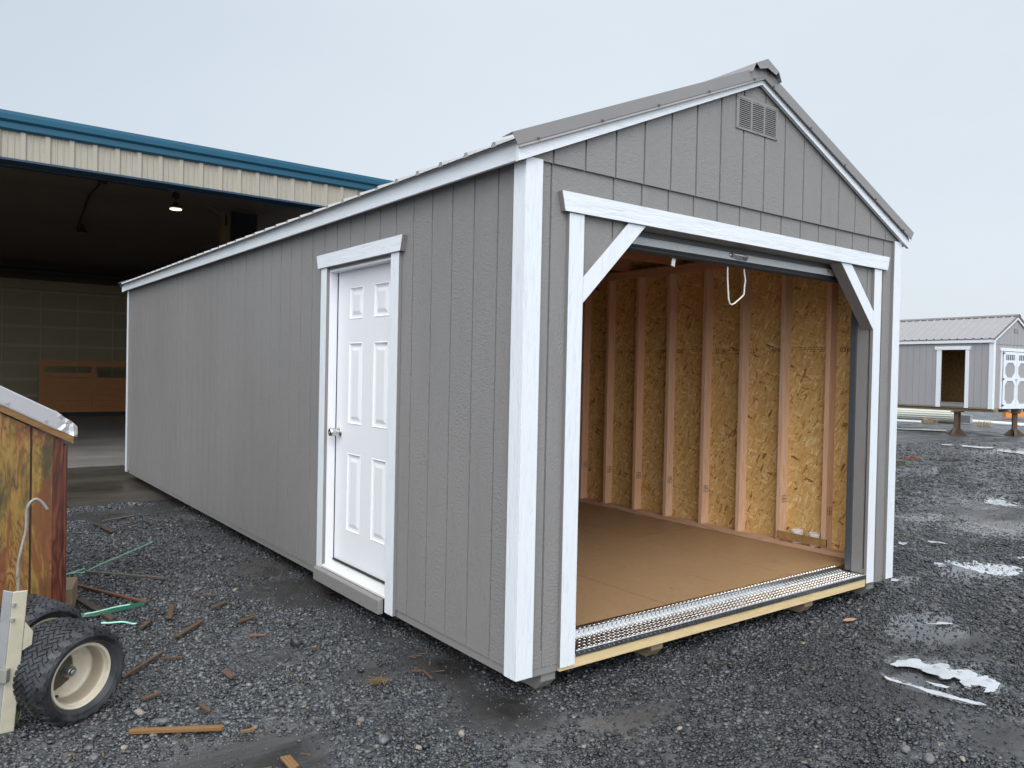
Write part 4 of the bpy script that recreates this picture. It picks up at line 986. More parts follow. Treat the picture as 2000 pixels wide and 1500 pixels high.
# stands
M['rust'] = mat('rusty_steel', fn=weathered((.085, .052, .034), .7, .4, .4, 6))
def stand(loc, lab, rot=0):
    e = empty('steel_stand', lab, 'stand', loc, (0, 0, rot), 'rusty stands under the raised shed'); h = .69 + ZB - .135 - loc[2]
    mb = MB(); mb.box(-.075, .075, -.015, .015, .12, h - .03); mb.box(-.09, -.075, -.06, .06, .12, h - .03); mb.box(.075, .09, -.06, .06, .12, h - .03); mb.build('post', M['rust'], e)
    mb = MB(); mb.prism([(-.30, 0), (.30, 0), (.30, .02), (.13, .20), (-.13, .20), (-.30, .02)], 'y', -.035, .035); mb.prism([(-.26, 0), (.26, 0), (.26, .02), (.1, .18), (-.1, .18), (-.26, .02)], 'x', -.025, .025)
    mb.build('foot', M['rust'], e)
    mb = MB(); mb.box(-.16, .16, -.12, .12, h - .03, h); mb.build('top_plate', M['rust'], e)
def fsw(x, y): return (SC[0] + x * math.cos(azu) + y * math.sin(azu), SC[1] - x * math.sin(azu) + y * math.cos(azu), -.03)
stand(fsw(.13, 1.02), 'rusty steel stand under the raised far shed, below its open doorway')
stand(fsw(1.55, .12), 'rusty steel stand under the raised far shed, below its double doors', .5)
stand(fsw(.13, 5.4), 'rusty steel stand under the raised far shed, behind the big gray shed')
stand(fsw(1.55, 5.4), 'rusty steel stand under the back corner of the raised far shed', .3)
# things lying beyond
M['cream'] = mat('cream_sheet_metal', fn=weathered((.60, .61, .54), .45, .06, .05, 2))
M['whitepanel'] = mat('white_panel', fn=weathered((.74, .76, .77), .5, .05, .05, 2))
pb = empty('sheet_metal_bundle', 'rolled bundle of cream corrugated sheet metal lying beyond the raised shed', 'bundle', (28.4, 10.4, -.03), (0, 0, R(100)))
mb = MB(); pr = []
for k in range(48):
    a = 2 * math.pi * k / 48; q = .30 * (1 + .05 * (k % 2)); pr.append((math.cos(a) * q * 1.05, .31 + math.sin(a) * q))
mb.prism(pr, 'x', -.1, 3.4); mb.build('sheet_roll', M['cream'], pb)
mb = MB(); mb.prism([(x * .8, (z - .31) * .8 + .31) for x, z in pr[::2]], 'x', -.17, -.11); mb.box(-.5, -.18, -.16, .2, .05, .33); mb.build('crumpled_end', M['galv'], pb)
for loc, sx, sy, rz, lab in (((30.3, 9.9, -.025), 2.6, .7, 1.3, 'white panel lying flat between the two rusty stands'), ((29.9, 8.0, -.025), 3.2, .8, .25, 'white panel lying flat in front of the orange implement'), ((27.2, 12.3, -.025), 2.2, .25, 1.75, 'narrow white panel lying at the foot of the cream sheet metal bundle')):
    mb = MB(); mb.box(-sx / 2, sx / 2, -sy / 2, sy / 2, .0, .04); mb.box(-sx / 2, sx / 2, -sy / 2, -sy / 2 + .03, .04, .07)
    o = mb.build('wall_panel', M['whitepanel']); o.location = loc; o.rotation_euler = (0, 0, rz); tag(o, lab, 'panel', 'white panels lying in the yard')
M['orange'] = mat('orange_paint', fn=weathered((.62, .22, .045), .5, .15, .1, 5))
e = empty('farm_implement', 'orange steel implement lying on the ground at the far right edge', 'implement', (35.2, 10.6, -.03), (0, 0, R(-48)))
mb = MB(); mb.box(-.75, 3.0, -.12, .12, .12, .36); mb.box(-.8, -.4, -.2, .2, .08, .30); mb.box(.1, .35, -.12, .14, .0, .119); mb.build('beam', M['orange'], e)
mb = MB(); mb.prism([(.25, .361), (.55, .361), (.05, 1.0), (-.15, 1.0)], 'y', -.06, .06); mb.build('arm', M['orange'], e)
M['drygrass'] = mat('dry_grass', fn=weathered((.40, .30, .19), .7, .3, .1, 8))
def tuft(name, loc, n, h, spread, m, lab, cat):
    mb = MB()
    for k in range(n):
        a = random.uniform(0, 6.28); r_ = spread * random.random() ** .7; hh = h * random.uniform(.5, 1.1); ln = random.uniform(.15, .6) * hh; w_ = hh * .018 + .0012
        b = Vector((math.cos(a) * r_, math.sin(a) * r_, 0)); d = Vector((math.cos(a + random.gauss(0, .6)), math.sin(a + random.gauss(0, .6)), 0)); s = Vector((-d.y, d.x, 0)) * w_
        p1 = b + d * ln * .35 + Vector((0, 0, hh * .6)); p2 = b + d * ln + Vector((0, 0, hh))
        mb.add([b - s, b + s, p1 + s * .8, p1 - s * .8, p2], [(0, 1, 2, 3), (3, 2, 4)])
    o = mb.build(name, m); o.location = loc; return tag(o, lab, cat)
tuft('dry_grass_tuft', (27.0, 10.75, -.03), 150, .24, .30, M['drygrass'], 'dry tan grass tuft in front of the cream sheet metal bundle', 'grass tuft')
tuft('dry_grass_tuft', (27.6, 9.1, -.03), 130, .26, .26, M['drygrass'], 'dry tan grass tuft beside the crumpled end of the sheet metal bundle', 'grass tuft')
M['green'] = mat('fresh_grass', fn=weathered((.10, .16, .035), .6, .3, .1, 8))
gp = ground_pt(1763, 908)
tuft('grass_tuft', (gp.x, gp.y, -.02), 160, .07, .28, M['green'], 'low green grass patch by the dark block near the gray shed corner', 'grass tuft')
gp = ground_pt(27, 1420)
tuft('grass_sprig', (gp.x - .005, gp.y + .03, -.005), 12, .14, .03, mat('sprig_green', fn=weathered((.22, .26, .09), .6, .2, .1, 8)), 'small green grass sprig beside the tyre of the wheel dolly', 'grass sprig')
M['darkwood'] = mat('dark_wet_wood', fn=weathered((.045, .035, .028), .6, .3, .3, 9))
gp = ground_pt(1757, 906)
mb = MB(); mb.box(-.09, .09, -.07, -.045, 0, .075); mb.box(-.09, .09, .045, .07, 0, .075); mb.box(-.09, .09, -.0445, .0445, .055, .075); mb.box(-.09, -.06, -.0445, .0445, 0, .054)
o = mb.build('hollow_block', M['darkwood']); o.location = (gp.x, gp.y, -.02); o.rotation_euler = (0, 0, R(-60)); tag(o, 'dark hollow block on the ground just right of the big gray shed', 'block')
gp = ground_pt(1783, 897); mb = MB()
for k in range(26):
    a = random.uniform(0, 6.28); rr = random.random() ** .6; mb.obox((math.cos(a) * .16 * rr, math.sin(a) * .09 * rr, .03 * (1 - rr) + .01), Vector((random.gauss(0, .04), random.gauss(0, .04), random.gauss(0, .015))), (random.gauss(0, .015), .015, .01), (0, .004, .018))
o = mb.build('bark_clod', mat('red_bark', fn=weathered((.12, .05, .03), .8, .3, .4, 20))); o.location = (gp.x, gp.y, -.02); tag(o, 'reddish brown clod of bark lying beyond the dark hollow block', 'clod')

# ------------------------------------------------------------------ small wooden shed at the left
cp = empty('wooden_coop', 'small weathered orange plywood shed with gray metal roof edge', 'small shed', (-1.535, 2.3, 0), (0, 0, 0))
def ply_fn(red):
    def fn(t):
        v = t.map((1, 1, .16)); w = t.noise(4.6, t.map((1, 1, .24)), 4, .5, 1.9)
        rings = t.math('PINGPONG', t.math('MULTIPLY', w, 13.0 if not red else 7.0), .5)
        fine = t.noise(60, t.map((1, 1, .06)), 4)
        if red: base = t.ramp(rings, [(0, (.06, .014, .008)), (.2, (.15, .034, .016)), (.5, (.24, .075, .03))])
        else: base = t.ramp(rings, [(0, (.085, .036, .012)), (.10, (.30, .145, .04)), (.2, (.46, .245, .065)), (.5, (.58, .34, .10))])
        base = t.mix(t.ramp(fine, [(.35, .4), (.6, 0.0)]), base, (.17, .08, .03) if not red else (.08, .02, .015))
        if not red:
            yel = t.noise(2.4, t.map((1.6, 1, .6), loc=(3, 0, 1)), 4); base = t.mix(t.ramp(yel, [(.47, 0.0), (.56, .6)]), base, (.40, .28, .05))
            gr = t.noise(3.0, t.map((1.8, 1, .55), loc=(0.4, 0, .3)), 5, .65); base = t.mix(t.ramp(gr, [(.50, 0.0), (.60, .9)]), base, (.075, .068, .028))
            rd = t.noise(2.6, t.map((2.6, 1, .5), loc=(7, 0, 2)), 4, .6, .6); base = t.mix(t.ramp(rd, [(.56, 0.0), (.60, .8)]), base, (.26, .085, .03))
        base = t.mix(1.0, base, (.54, .51, .52), 'MULTIPLY')
        t.out(base, t.ramp(w, [(.3, .32), (.7, .5)]), t.bump(fine, .4, .003))
    return fn
M['ply'] = mat('weathered_plywood', fn=ply_fn(False)); M['redboard'] = mat('red_stained_board', fn=ply_fn(True))
sl2 = .545
ct = lambda x: 1.066 - sl2 * x
mb = MB()
def cbox(x0, x1, y0, y1, z0):
    mb.prism([(x0, z0), (x1, z0), (x1, ct(x1)), (x0, ct(x0))], 'y', y0, y1)
cbox(-1.5, -.187, 0, .018, .085); cbox(-.176, -.0745, 0, .018, .085)
mb.build('front_panel', M['ply'], cp, bevel=.001)
mb = MB(); cbox(-.187, -.176, .007, .0175, .085); mb.build('panel_groove', mat('dark_seam', (.03, .016, .01), .7), cp)
mb = MB(); cbox(-.0743, -.022, -.004, .018, .083); mb.build('corner_board', M['redboard'], cp, bevel=.002)
mb = MB(); mb.box(-.0217, -.0145, .001, 1.3, .085, 1.055); mb.box(-.0143, -.008, -.002, 1.3, .084, 1.06); mb.box(-.0078, .0, .002, 1.3, .086, 1.058); mb.build('side_panel', M['redboard'], cp)
mb = MB(); mb.box(-1.5, -.03, 1.28, 1.3, .085, 1.0); mb.box(-1.5, -.03, .02, 1.279, .085, .11); mb.build('inner_shell', M['dark'], cp)
mb = MB(); xr = .027
mb.prism([(xr, ct(xr) + .010), (xr, ct(xr) + .052), (-1.52, ct(-1.52) + .052), (-1.52, ct(-1.52) + .0)], 'y', -.030, -.0045); mb.build('rake_board', mat('old_brown_board', fn=plank_fn((.17, .095, .03), (.10, .055, .018), (.24, .15, .06), 'x', .45)), cp, bevel=.003)
M['oldmetal'] = mat('gray_flashing', fn=weathered((.34, .34, .36), .42, .1, .1, 5))
mb = MB(); f0 = lambda x: ct(x) + .053
sec = [(-.034, -.004), (-.036, .006), (-.035, .090), (-.028, .098), (1.33, .098), (1.33, .093), (-.024, .091), (-.0305, .085), (-.0305, .0)]
xa, xb = -1.54, -.060; n = len(sec)
mb.add([(xa, y, f0(xa) + z) for y, z in sec] + [(xb, y, f0(xb) + z) for y, z in sec], [(i, (i + 1) % n, n + (i + 1) % n, n + i) for i in range(n)] + [tuple(range(n)), tuple(range(n, 2 * n))])
mb.tube([(-.115, -.036, f0(-.115) + .022), (-.115, -.046, f0(-.115) + .022)], .006, 8); mb.tube([(-.30, -.036, f0(-.30) + .022), (-.30, -.046, f0(-.30) + .022)], .006, 8)
fl = mb.build('roof', M['oldmetal'], cp)
# the crumpled end of the flashing
me_b = bmesh.new(); nxg, nzg = 5, 3
gv = []
for j in range(nzg + 1):
    for i in range(nxg + 1):
        u = i / nxg; v_ = j / nzg; x = -.0605 + u * .108; z = f0(x) + v_ * (.098 - .03 * u) + .004 * u; jit = .0075 * min(1, u * 3)
        gv.append(me_b.verts.new((x + random.gauss(0, jit * .4), -.035 + random.gauss(0, jit) - .008 * u * math.sin(v_ * 5) + (.03 * u ** 3), z + random.gauss(0, jit * .4))))
for j in range(nzg):
    for i in range(nxg): me_b.faces.new((gv[j * 6 + i], gv[j * 6 + i + 1], gv[(j + 1) * 6 + i + 1], gv[(j + 1) * 6 + i]))
# top flange folds back over the roof
back = []
for i in range(nxg + 1):
    p = gv[nzg * 6 + i].co; back.append(me_b.verts.new((p.x + random.gauss(0, .004), p.y + .11, p.z + .004 + random.gauss(0, .004))))
for i in range(nxg): me_b.faces.new((gv[nzg * 6 + i], gv[nzg * 6 + i + 1], back[i + 1], back[i]))
endc = []
for j in range(nzg + 1):
    p = gv[j * 6 + nxg].co; endc.append(me_b.verts.new((p.x + .006 + random.gauss(0, .004), p.y + .09, p.z + random.gauss(0, .004))))
for j in range(nzg): me_b.faces.new((gv[j * 6 + nxg], endc[j], endc[j + 1], gv[(j + 1) * 6 + nxg]))
me_ = bpy.data.meshes.new('crumpled_end'); me_b.to_mesh(me_); me_b.free(); me_.materials.append(mat('crumpled_metal', fn=weathered((.50, .50, .50), .3, .14, .3, 25, .4)))
o = bpy.data.objects.new('crumpled_end', me_); COL.objects.link(o); o.parent = fl
so = o.modifiers.new('t', 'SOLIDIFY'); so.thickness = .0012
# block under its corner
mb = MB(); mb.box(-.16, .06, -.05, .25, 0, .16); o = mb.build('timber_block', M['skid'], bevel=.006); o.location = (-1.515, 2.62, -.008); o.rotation_euler = (0, 0, R(-14)); tag(o, 'brown timber block propping the corner of the orange plywood shed', 'block')
mb = MB(); mb.box(-.1, .1, -.1, .1, 0, .09); o = mb.build('timber_block', M['skid'], bevel=.006); o.location = (-2.6, 2.75, -.006); tag(o, 'brown timber block under the left end of the plywood shed', 'block')
mb = MB(); mb.box(-.1, .1, -.1, .1, 0, .086); o = mb.build('timber_block', M['skid'], bevel=.006); o.location = (-1.50, 3.45, -.006); tag(o, 'brown timber block under the back corner of the plywood shed', 'block')

# ------------------------------------------------------------------ two-wheeled dolly
az = R(28); aw = Vector((math.sin(az), -math.cos(az), 0)); DR = .207
dl = empty('wheel_dolly', 'two-wheeled mover dolly with knobby turf tyres and pale angle iron post', 'dolly', (-1.703, .985, DR - .010), (0, R(4.2), math.atan2(aw.y, aw.x)))
M['tyre'] = mat('worn_turf_tyre', fn=lambda t: t.out(t.mix(t.ramp(t.noise(7, None, 5, .6, .5), [(.42, 0.0), (.56, 1.0)]), (.011, .012, .014), (.034, .037, .043)), t.ramp(t.noise(7, None, 5, .6, .5), [(.42, .42), (.6, .6)]), t.bump(t.noise(90, None, 3), .25, .002)))
def rim_fn(t):
    n1 = t.noise(9, None, 6, .65); n2 = t.noise(26, None, 4)
    c = t.mix(t.ramp(n1, [(.45, 0.0), (.7, .8)]), (.62, .565, .45), (.42, .355, .25)); c = t.mix(t.ramp(n2, [(.66, 0.0), (.74, .8)]), c, (.12, .085, .05))
    bl = t.n('ShaderNodeVectorMath', {0: t.noise(11, None, 3, out='Color'), 1: (.5, .5, .5)}, operation='SUBTRACT').outputs[0]
    pp = t.n('ShaderNodeVectorMath', {0: t.oc(), 1: t.n('ShaderNodeVectorMath', {0: bl, 'Scale': .07}, operation='SCALE').outputs[0]}, operation='ADD').outputs[0]
    ds = t.n('ShaderNodeVectorMath', {0: pp, 1: (-.004, .034, -.046)}, operation='DISTANCE').outputs['Value']
    sx = t.n('ShaderNodeSeparateXYZ', {0: t.oc()}); barrel = t.ramp(sx.outputs[0], [(.006, 0.0), (.014, .8), (.064, .7), (.076, 0.0)]); c = t.mix(barrel, c, t.mix(n1, (.15, .11, .075), (.30, .245, .175)))
    c = t.mix(t.ramp(ds, [(.078, .93), (.086, 0.0)]), c, (.035, .027, .018))
    t.out(c, .42, t.bump(n2, .1, .002))
M['rim'] = mat('cream_rim_paint', fn=rim_fn)
def wheel(x0, spin, dy=0, dz=0):
    rim = MB()
    rim.lathe([(.094, .128), (.098, .136), (.094, .1415), (.082, .142), (.078, .128), (.070, .122), (.045, .1165), (.012, .112), (.003, .108), (-.004, .098), (-.004, .080), (-.001, .060), (-.001, .03), (-.008, .001), (-.016, .001), (-.016, .10), (-.06, .118), (-.085, .128), (-.092, .141), (-.098, .136), (-.10, .128), (-.08, .12), (-.03, .112), (.0, .115), (.04, .1215), (.066, .1255), (.076, .1262), (.086, .1275)], 64, close=True)
    w_ = rim.build('wheel', M['rim'], dl, smooth=True); w_.location = (x0, dy, dz); w_.rotation_euler = (spin, 0, 0)
    es = w_.modifiers.new('e', 'EDGE_SPLIT'); es.split_angle = R(38)
    ty = MB()
    ty.lathe([(.078, .130), (.096, .140), (.108, .150), (.119, .163), (.124, .176), (.119, .187), (.106, .1945), (.075, .1985), (.03, .200), (-.03, .200), (-.075, .1985), (-.106, .1945), (-.119, .187), (-.124, .176), (-.119, .163), (-.108, .150), (-.096, .140), (-.078, .130)], 80)
    ty.f = ty.f[:-2]
    ty.lathe([(.1105, .1535), (.1165, .1565), (.117, .160), (.1155, .163)], 80); ty.f = ty.f[:-2]
    # tread: chevron bars around the crown and square shoulder lugs
    NB = 44
    def bar(a, x, sk, hl, hw, r0, hgt, tiltx=0.0):
        er = Vector((0, math.cos(a), math.sin(a))); et = Vector((0, -math.sin(a), math.cos(a))); ex = Vector((1, 0, 0))
        n_ = (er + ex * tiltx).normalized(); ax = (ex - n_ * ex.dot(n_)).normalized()
        u = (ax * math.cos(sk) + et * math.sin(sk)); v_ = n_.cross(u)
        ty.obox(Vector((x, 0, 0)) + er * r0, u * hl, v_ * hw, n_ * hgt)
    for k in range(NB):
        a = 2 * math.pi * k / NB
        for j, x in enumerate((-.078, -.047, -.0157, .0157, .047, .078)):
            bar(a + (.07 if j % 2 else 0), x, .62 if j % 2 else -.62, .0175, .0066, .2005 - abs(x) * .03, .0058, x * 1.0)
        if k % 2 == 0:
            for s in (-1, 1):
                bar(a, s * .1025, .15, .016, .0115, .1955, .006, s * .55)
                bar(a + .07, s * .1145, .0, .013, .0100, .1885, .0045, s * 1.6)
    t_ = ty.build('tyre', M['tyre'], dl, smooth=True); t_.parent = w_
    es = t_.modifiers.new('e', 'EDGE_SPLIT'); es.split_angle = R(34)
    hb = MB(); hb.lathe([(-.008, .030), (.004, .0295), (.010, .025), (.030, .0225), (.034, .019), (.0342, .0165), (.028, .016), (.028, .013), (.040, .0125), (.042, .009), (.042, .001)], 28)
    h_ = hb.build('hub', M['galv'], dl, smooth=True); h_.parent = w_; es = h_.modifiers.new('e', 'EDGE_SPLIT'); es.split_angle = R(35)
    vs = MB(); vs.tube([(.048, .114, .0), (.060, .106, .0)], .006, 10); v_ = vs.build('valve', M['rubber'], dl); v_.parent = w_
    return w_
wheel(0, R(-140)); wheel(-.345, R(40), .07, .012)
mb = MB(); mb.tube([(-.50, .03, .01), (.0, 0, 0)], .0125, 12); mb.build('axle', M['galv'], dl)
Tm = dl.matrix_basis if False else Matrix.LocRotScale(dl.location, dl.rotation_euler, None)
Ti = Tm.inverted()
M['almond'] = mat('almond_painted_iron', fn=weathered((.43, .40, .31), .42, .2, .15, 14)); M['silver'] = mat('bare_silver_iron', fn=weathered((.33, .335, .345), .36, .25, .15, 14, .3))
def L_(p): return Ti @ Vector(p)
b0, t0 = Vector((-1.952, .955, -.005)), Vector((-1.912, .915, .588))
rgt = Vector((.80, -.60, 0)); fwd_ = Vector((.60, .80, 0)); up_ = (t0 - b0).normalized()
lf = (-rgt * .86 + fwd_ * .35).normalized(); rf = (rgt * .75 + fwd_ * .5).normalized()
def slab(p, q, d, w_, th, m, name):
    nn = up_.cross(d).normalized(); mb = MB(); c = (p + q) / 2 + d * w_ / 2
    Rt = Ti.to_3x3(); mb.obox(Ti @ c, Rt @ (d * w_ / 2), Rt @ (nn * th), Rt @ ((q - p) / 2)); return mb.build(name, m, dl, bevel=.003)
slab(b0, t0, lf, .056, .004, M['silver'], 'post_flange'); slab(b0, t0, rf, .052, .004, M['almond'], 'post_web')
Rt = Ti.to_3x3()
for zc_ in (.395, .175):
    mb = MB()
    c = b0.lerp(t0, zc_ / .585) + rf * .053; d = .10 if zc_ > .3 else .10
    pts = [c + up_ * .06, c - up_ * .06, c + rf * .032 - up_ * .04, c + rf * .032 + up_ * .015]
    nn = up_.cross(rf).normalized() * .003; v = [Ti @ (p - nn) for p in pts] + [Ti @ (p + nn) for p in pts]
    mb.add(v, [(0, 1, 2, 3), (7, 6, 5, 4), (0, 4, 5, 1), (1, 5, 6, 2), (2, 6, 7, 3), (3, 7, 4, 0)])
    mb.build('gusset', M['almond'], dl)
mb = MB(); c = b0.lerp(t0, .42) + lf * .02; mb.obox(Ti @ (c - rgt * .20 - fwd_ * .02), Rt @ (rgt * .24), Rt @ (fwd_ * .012), Rt @ (up_ * .028)); mb.build('cross_arm', mat('gray_iron', fn=weathered((.22, .22, .20), .5, .2, .2, 9)), dl, bevel=.002)
mb = MB()
for q in (.06, .13): mb.tube([Ti @ (t0 - up_ * q * .9 + rf * .012 - fwd_ * .004), Ti @ (t0 - up_ * q * .9 + rf * .012 - fwd_ * .016)], .008, 8)
mb.build('bolt', M['galv'], dl)
# bent rod hooked over, standing behind the dolly
def pix_at(px, py, Y):
    d = _RM @ Vector(((px - 1000) / 1535.939, -(py - 750) / 1535.939, -1)); t = (Y - P_CAM[1]) / d.y; return Vector(P_CAM) + d * t
rp = [(37, 1240), (36, 1150), (35, 1125), (37, 1095), (45, 1060), (51, 1035), (52, 1010), (54, 992), (61, 980), (70, 975), (78, 978), (86, 986), (93, 996)]
pts = [pix_at(x, y, 1.55) for x, y in rp]; pts[0].z = -.01
sm = []
for i in range(len(pts) - 1):
    p0, p1, p2, p3 = pts[max(i - 1, 0)], pts[i], pts[i + 1], pts[min(i + 2, len(pts) - 1)]
    for k in range(4):
        t = k / 4; sm.append(.5 * ((2 * p1) + (p2 - p0) * t + (2 * p0 - 5 * p1 + 4 * p2 - p3) * t * t + (3 * p1 - p0 - 3 * p2 + p3) * t ** 3))
sm.append(pts[-1])
mb = MB(); mb.tube(sm, .0078, 10); o = mb.build('bent_rod', mat('weathered_rod', fn=weathered((.27, .25, .23), .45, .6, .3, 18, .4)), smooth=True); tag(o, 'bent gray metal rod with hooked top standing before the plywood shed', 'rod')

# ------------------------------------------------------------------ debris, each piece by itself
M['strap'] = mat('green_plastic_strap', fn=weathered((.012, .085, .05), .35, .15, .05, 12)); M['strap2'] = mat('mint_plastic_strap', fn=weathered((.30, .68, .52), .3, .1, .05, 12)); M['strap3'] = mat('pale_green_strap', fn=weathered((.22, .42, .30), .35, .1, .05, 12))
def strap(name, pix, w_, m, lab, z=.012, lift=None):
    w3 = [ground_pt(x, y, z + (lift[i] if lift else 0)) for i, (x, y) in enumerate(pix)]
    sm = []
    for i in range(len(w3) - 1):
        p0, p1, p2, p3 = w3[max(i - 1, 0)], w3[i], w3[i + 1], w3[min(i + 2, len(w3) - 1)]
        for k in range(5):
            t = k / 5; sm.append(.5 * ((2 * p1) + (p2 - p0) * t + (2 * p0 - 5 * p1 + 4 * p2 - p3) * t * t + (3 * p1 - p0 - 3 * p2 + p3) * t ** 3))
    sm.append(w3[-1]); mb = MB(); n = len(sm); v = []
    for i, p in enumerate(sm):
        d = (sm[min(i + 1, n - 1)] - sm[max(i - 1, 0)]).normalized(); s = Vector((-d.y * .45, d.x * .45, .9)).normalized() * w_ / 2
        v += [p - s, p + s, p + s + Vector((0, 0, .0014)), p - s + Vector((0, 0, .0014))]
    mb.add(v, [(i * 4 + k, i * 4 + (k + 1) % 4, i * 4 + 4 + (k + 1) % 4, i * 4 + 4 + k) for i in range(n - 1) for k in range(4)] + [(0, 1, 2, 3), tuple(n * 4 - 4 + k for k in range(4))])
    return tag(mb.build(name, m), lab, 'strap')
o75 = lambda l: [(120 + x / 7.5, 1030 + y / 7.5) for x, y in l]
strap('plastic_strap', o75([(40, 1290), (200, 1290), (400, 1280), (620, 1248), (850, 1200), (1050, 1150), (1220, 1108)]), .024, M['strap'], 'dark green plastic strap curving on the gravel below the rusty bars', .020)
strap('plastic_strap', o75([(340, 1268), (500, 1240), (640, 1205), (800, 1165), (1000, 1132)]), .006, M['strap2'], 'bright mint plastic strap lying over the dark green strap', .034)
strap('plastic_strap', o75([(580, 1400), (720, 1398), (860, 1385), (960, 1392), (1040, 1412), (1100, 1405)]), .007, M['strap2'], 'short mint plastic strap nearest the tyre')
strap('plastic_strap', o75([(50, 690), (200, 665), (340, 655), (480, 585), (640, 510), (850, 425), (1080, 325), (1340, 210)]), .009, M['strap3'], 'long pale green strap reaching up the gravel behind the plywood shed')
strap('plastic_strap', o75([(50, 692), (140, 665), (240, 635), (345, 602)]), .008, M['strap3'], 'short pale green strap beside the plywood shed corner', .016)
M['rustbar'] = mat('rusty_bar', fn=weathered((.13, .062, .038), .6, .3, .3, 12)); M['darkbar'] = mat('dark_wet_lath', fn=weathered((.060, .042, .034), .45, .3, .3, 12)); M['graybar'] = mat('gray_wet_lath', fn=weathered((.11, .095, .080), .5, .25, .3, 12))
M['chip'] = mat('brown_wood_scrap', fn=plank_fn((.080, .048, .023), (.045, .027, .014), (.125, .08, .042), 'x')); M['lath'] = mat('tan_lath', fn=plank_fn((.175, .095, .034), (.10, .055, .02), (.24, .145, .06), 'x'))
M['darkchip'] = mat('dark_wood_scrap', fn=plank_fn((.09, .05, .035), (.05, .03, .02), (.14, .08, .055), 'x'))
def stick(name, a, b, w_, th, m, lab, cat, z=.012, group=None, lift=0.0):
    p, q = ground_pt(*a, z), ground_pt(*b, z + lift); d = q - p; l = d.length; c = (p + q) / 2; dn = d.normalized()
    s = Vector((-dn.y, dn.x, 0)).normalized(); k = random.uniform(.55, .95); k2 = random.uniform(.5, .9)
    mb = MB(); hz = th / 2
    # uneven split ends
    prof = [(-l / 2, -w_ / 2 * k), (-l / 2 + w_ * random.uniform(.2, .9), -w_ / 2), (l / 2 - w_ * random.uniform(.2, .8), -w_ / 2), (l / 2, -w_ / 2 * k2 * .4), (l / 2 - w_ * .3, w_ / 2), (-l / 2 + w_ * random.uniform(0, .5), w_ / 2)]
    mb.prism(prof, 'z', -hz, hz)
    o = mb.build(name, m, bevel=min(.0015, th * .2)); o.location = c + Vector((0, 0, hz * .2)); o.rotation_euler = (0, -math.asin(dn.z), math.atan2(dn.y, dn.x)); return tag(o, lab, cat, group)
stick('rusty_bar', (125, 1137), (287, 1177), .026, .014, M['rustbar'], 'long reddish rusty bar on the gravel beside the plywood shed', 'bar')
stick('wood_lath', (152, 1170), (222, 1211), .045, .02, M['darkbar'], 'dark brown wet lath passing under the green straps', 'lath', .008)
stick('wood_lath', (168, 1117), (322, 1130), .028, .016, M['graybar'], 'long gray brown lath just above the rusty bar', 'lath')
stick('wood_lath', (252, 1429), (438, 1422), .026, .016, M['lath'], 'light tan lath lying in front of the dolly tyre at the bottom', 'lath')
sg = 'wood scraps on the gravel'
for a, b, w_, m, lab in (
    ((344, 1244), (397, 1211), .028, 'chip', 'brown wood scrap right of the green straps, thickest of the slanting ones'),
    ((239, 1324), (318, 1273), .018, 'chip', 'long thin brown stick leaning out from the dolly tyre'),
    ((331, 1208), (336, 1181), .030, 'chip', 'short stubby wood scrap pointing away between strap and gray wall'),
    ((413, 1188), (444, 1175), .026, 'chip', 'small brown scrap slanting up, nearest the white entry door'),
    ((275, 1226), (292, 1214), .026, 'chip', 'small dark tan scrap close to the mint strap end'),
    ((464, 1216), (499, 1204), .024, 'chip', 'brown wood scrap below the white door sill on open gravel'),
    ((312, 1287), (358, 1284), .012, 'chip', 'thin tan splinter lying level right of the dolly tyre'),
    ((437, 1309), (455, 1324), .036, 'darkchip', 'reddish brown broken chip in the middle of the left gravel'),
    ((276, 1367), (316, 1352), .022, 'darkchip', 'dark slate coloured chip just right of the dolly tyre foot'),
    ((604, 1267), (625, 1265), .012, 'chip', 'tiny brown splinter below the step board of the entry door'),
    ((556, 1478), (577, 1502), .040, 'lath', 'tan wood scrap cut off by the bottom edge of the photo'),
    ((205, 1090), (222, 1085), .02, 'darkchip', 'dark bark piece on the gravel far behind the pale green strap'),
    ((186, 1021), (222, 1039), .05, 'darkbar', 'dark lath lying on gravel near the concrete apron, slanting away'),
    ((198, 1018), (262, 1007), .03, 'graybar', 'gray lath lying on gravel near the concrete apron, almost level'),
    ((380, 1164), (426, 1162), .010, 'darkchip', 'thin dark stick under the gray wall left of the entry door'),
    ((486, 1242), (520, 1240), .012, 'lath', 'pale tan splinter lying level under the entry door'),
    ((804, 1311), (826, 1310), .012, 'chip', 'left half of the broken twig below the gray wall'),
    ((826, 1310), (844, 1326), .012, 'chip', 'right half of the broken twig below the gray wall'),
    ((390, 1376), (410, 1390), .02, 'chip', 'little brown chip above the tan lath'),
    ((470, 1430), (500, 1424), .014, 'lath', 'pale splinter right of the tan lath end')):
    stick('wood_scrap', a, b, w_, .010, M[m], lab, 'wood scrap', .012, sg)
gp = ground_pt(740, 1335); mb = MB()
for k in range(46):
    a = random.gauss(.3, .7); r1, r2 = random.gauss(0, .016), random.gauss(0, .016); l = random.uniform(.012, .045); u = Vector((math.cos(a), math.sin(a), random.gauss(0, .12)))
    mb.obox((r1, r2, .012 + random.uniform(0, .008)), u * l, Vector((-u.y, u.x, 0)) * .0014, (0, 0, .0012))
o = mb.build('straw_clump', mat('straw', fn=weathered((.14, .095, .042), .7, .3, .1, 10))); o.location = (gp.x, gp.y, -.002); tag(o, 'flattened clump of brown straw on wet mud by the gray wall', 'straw')
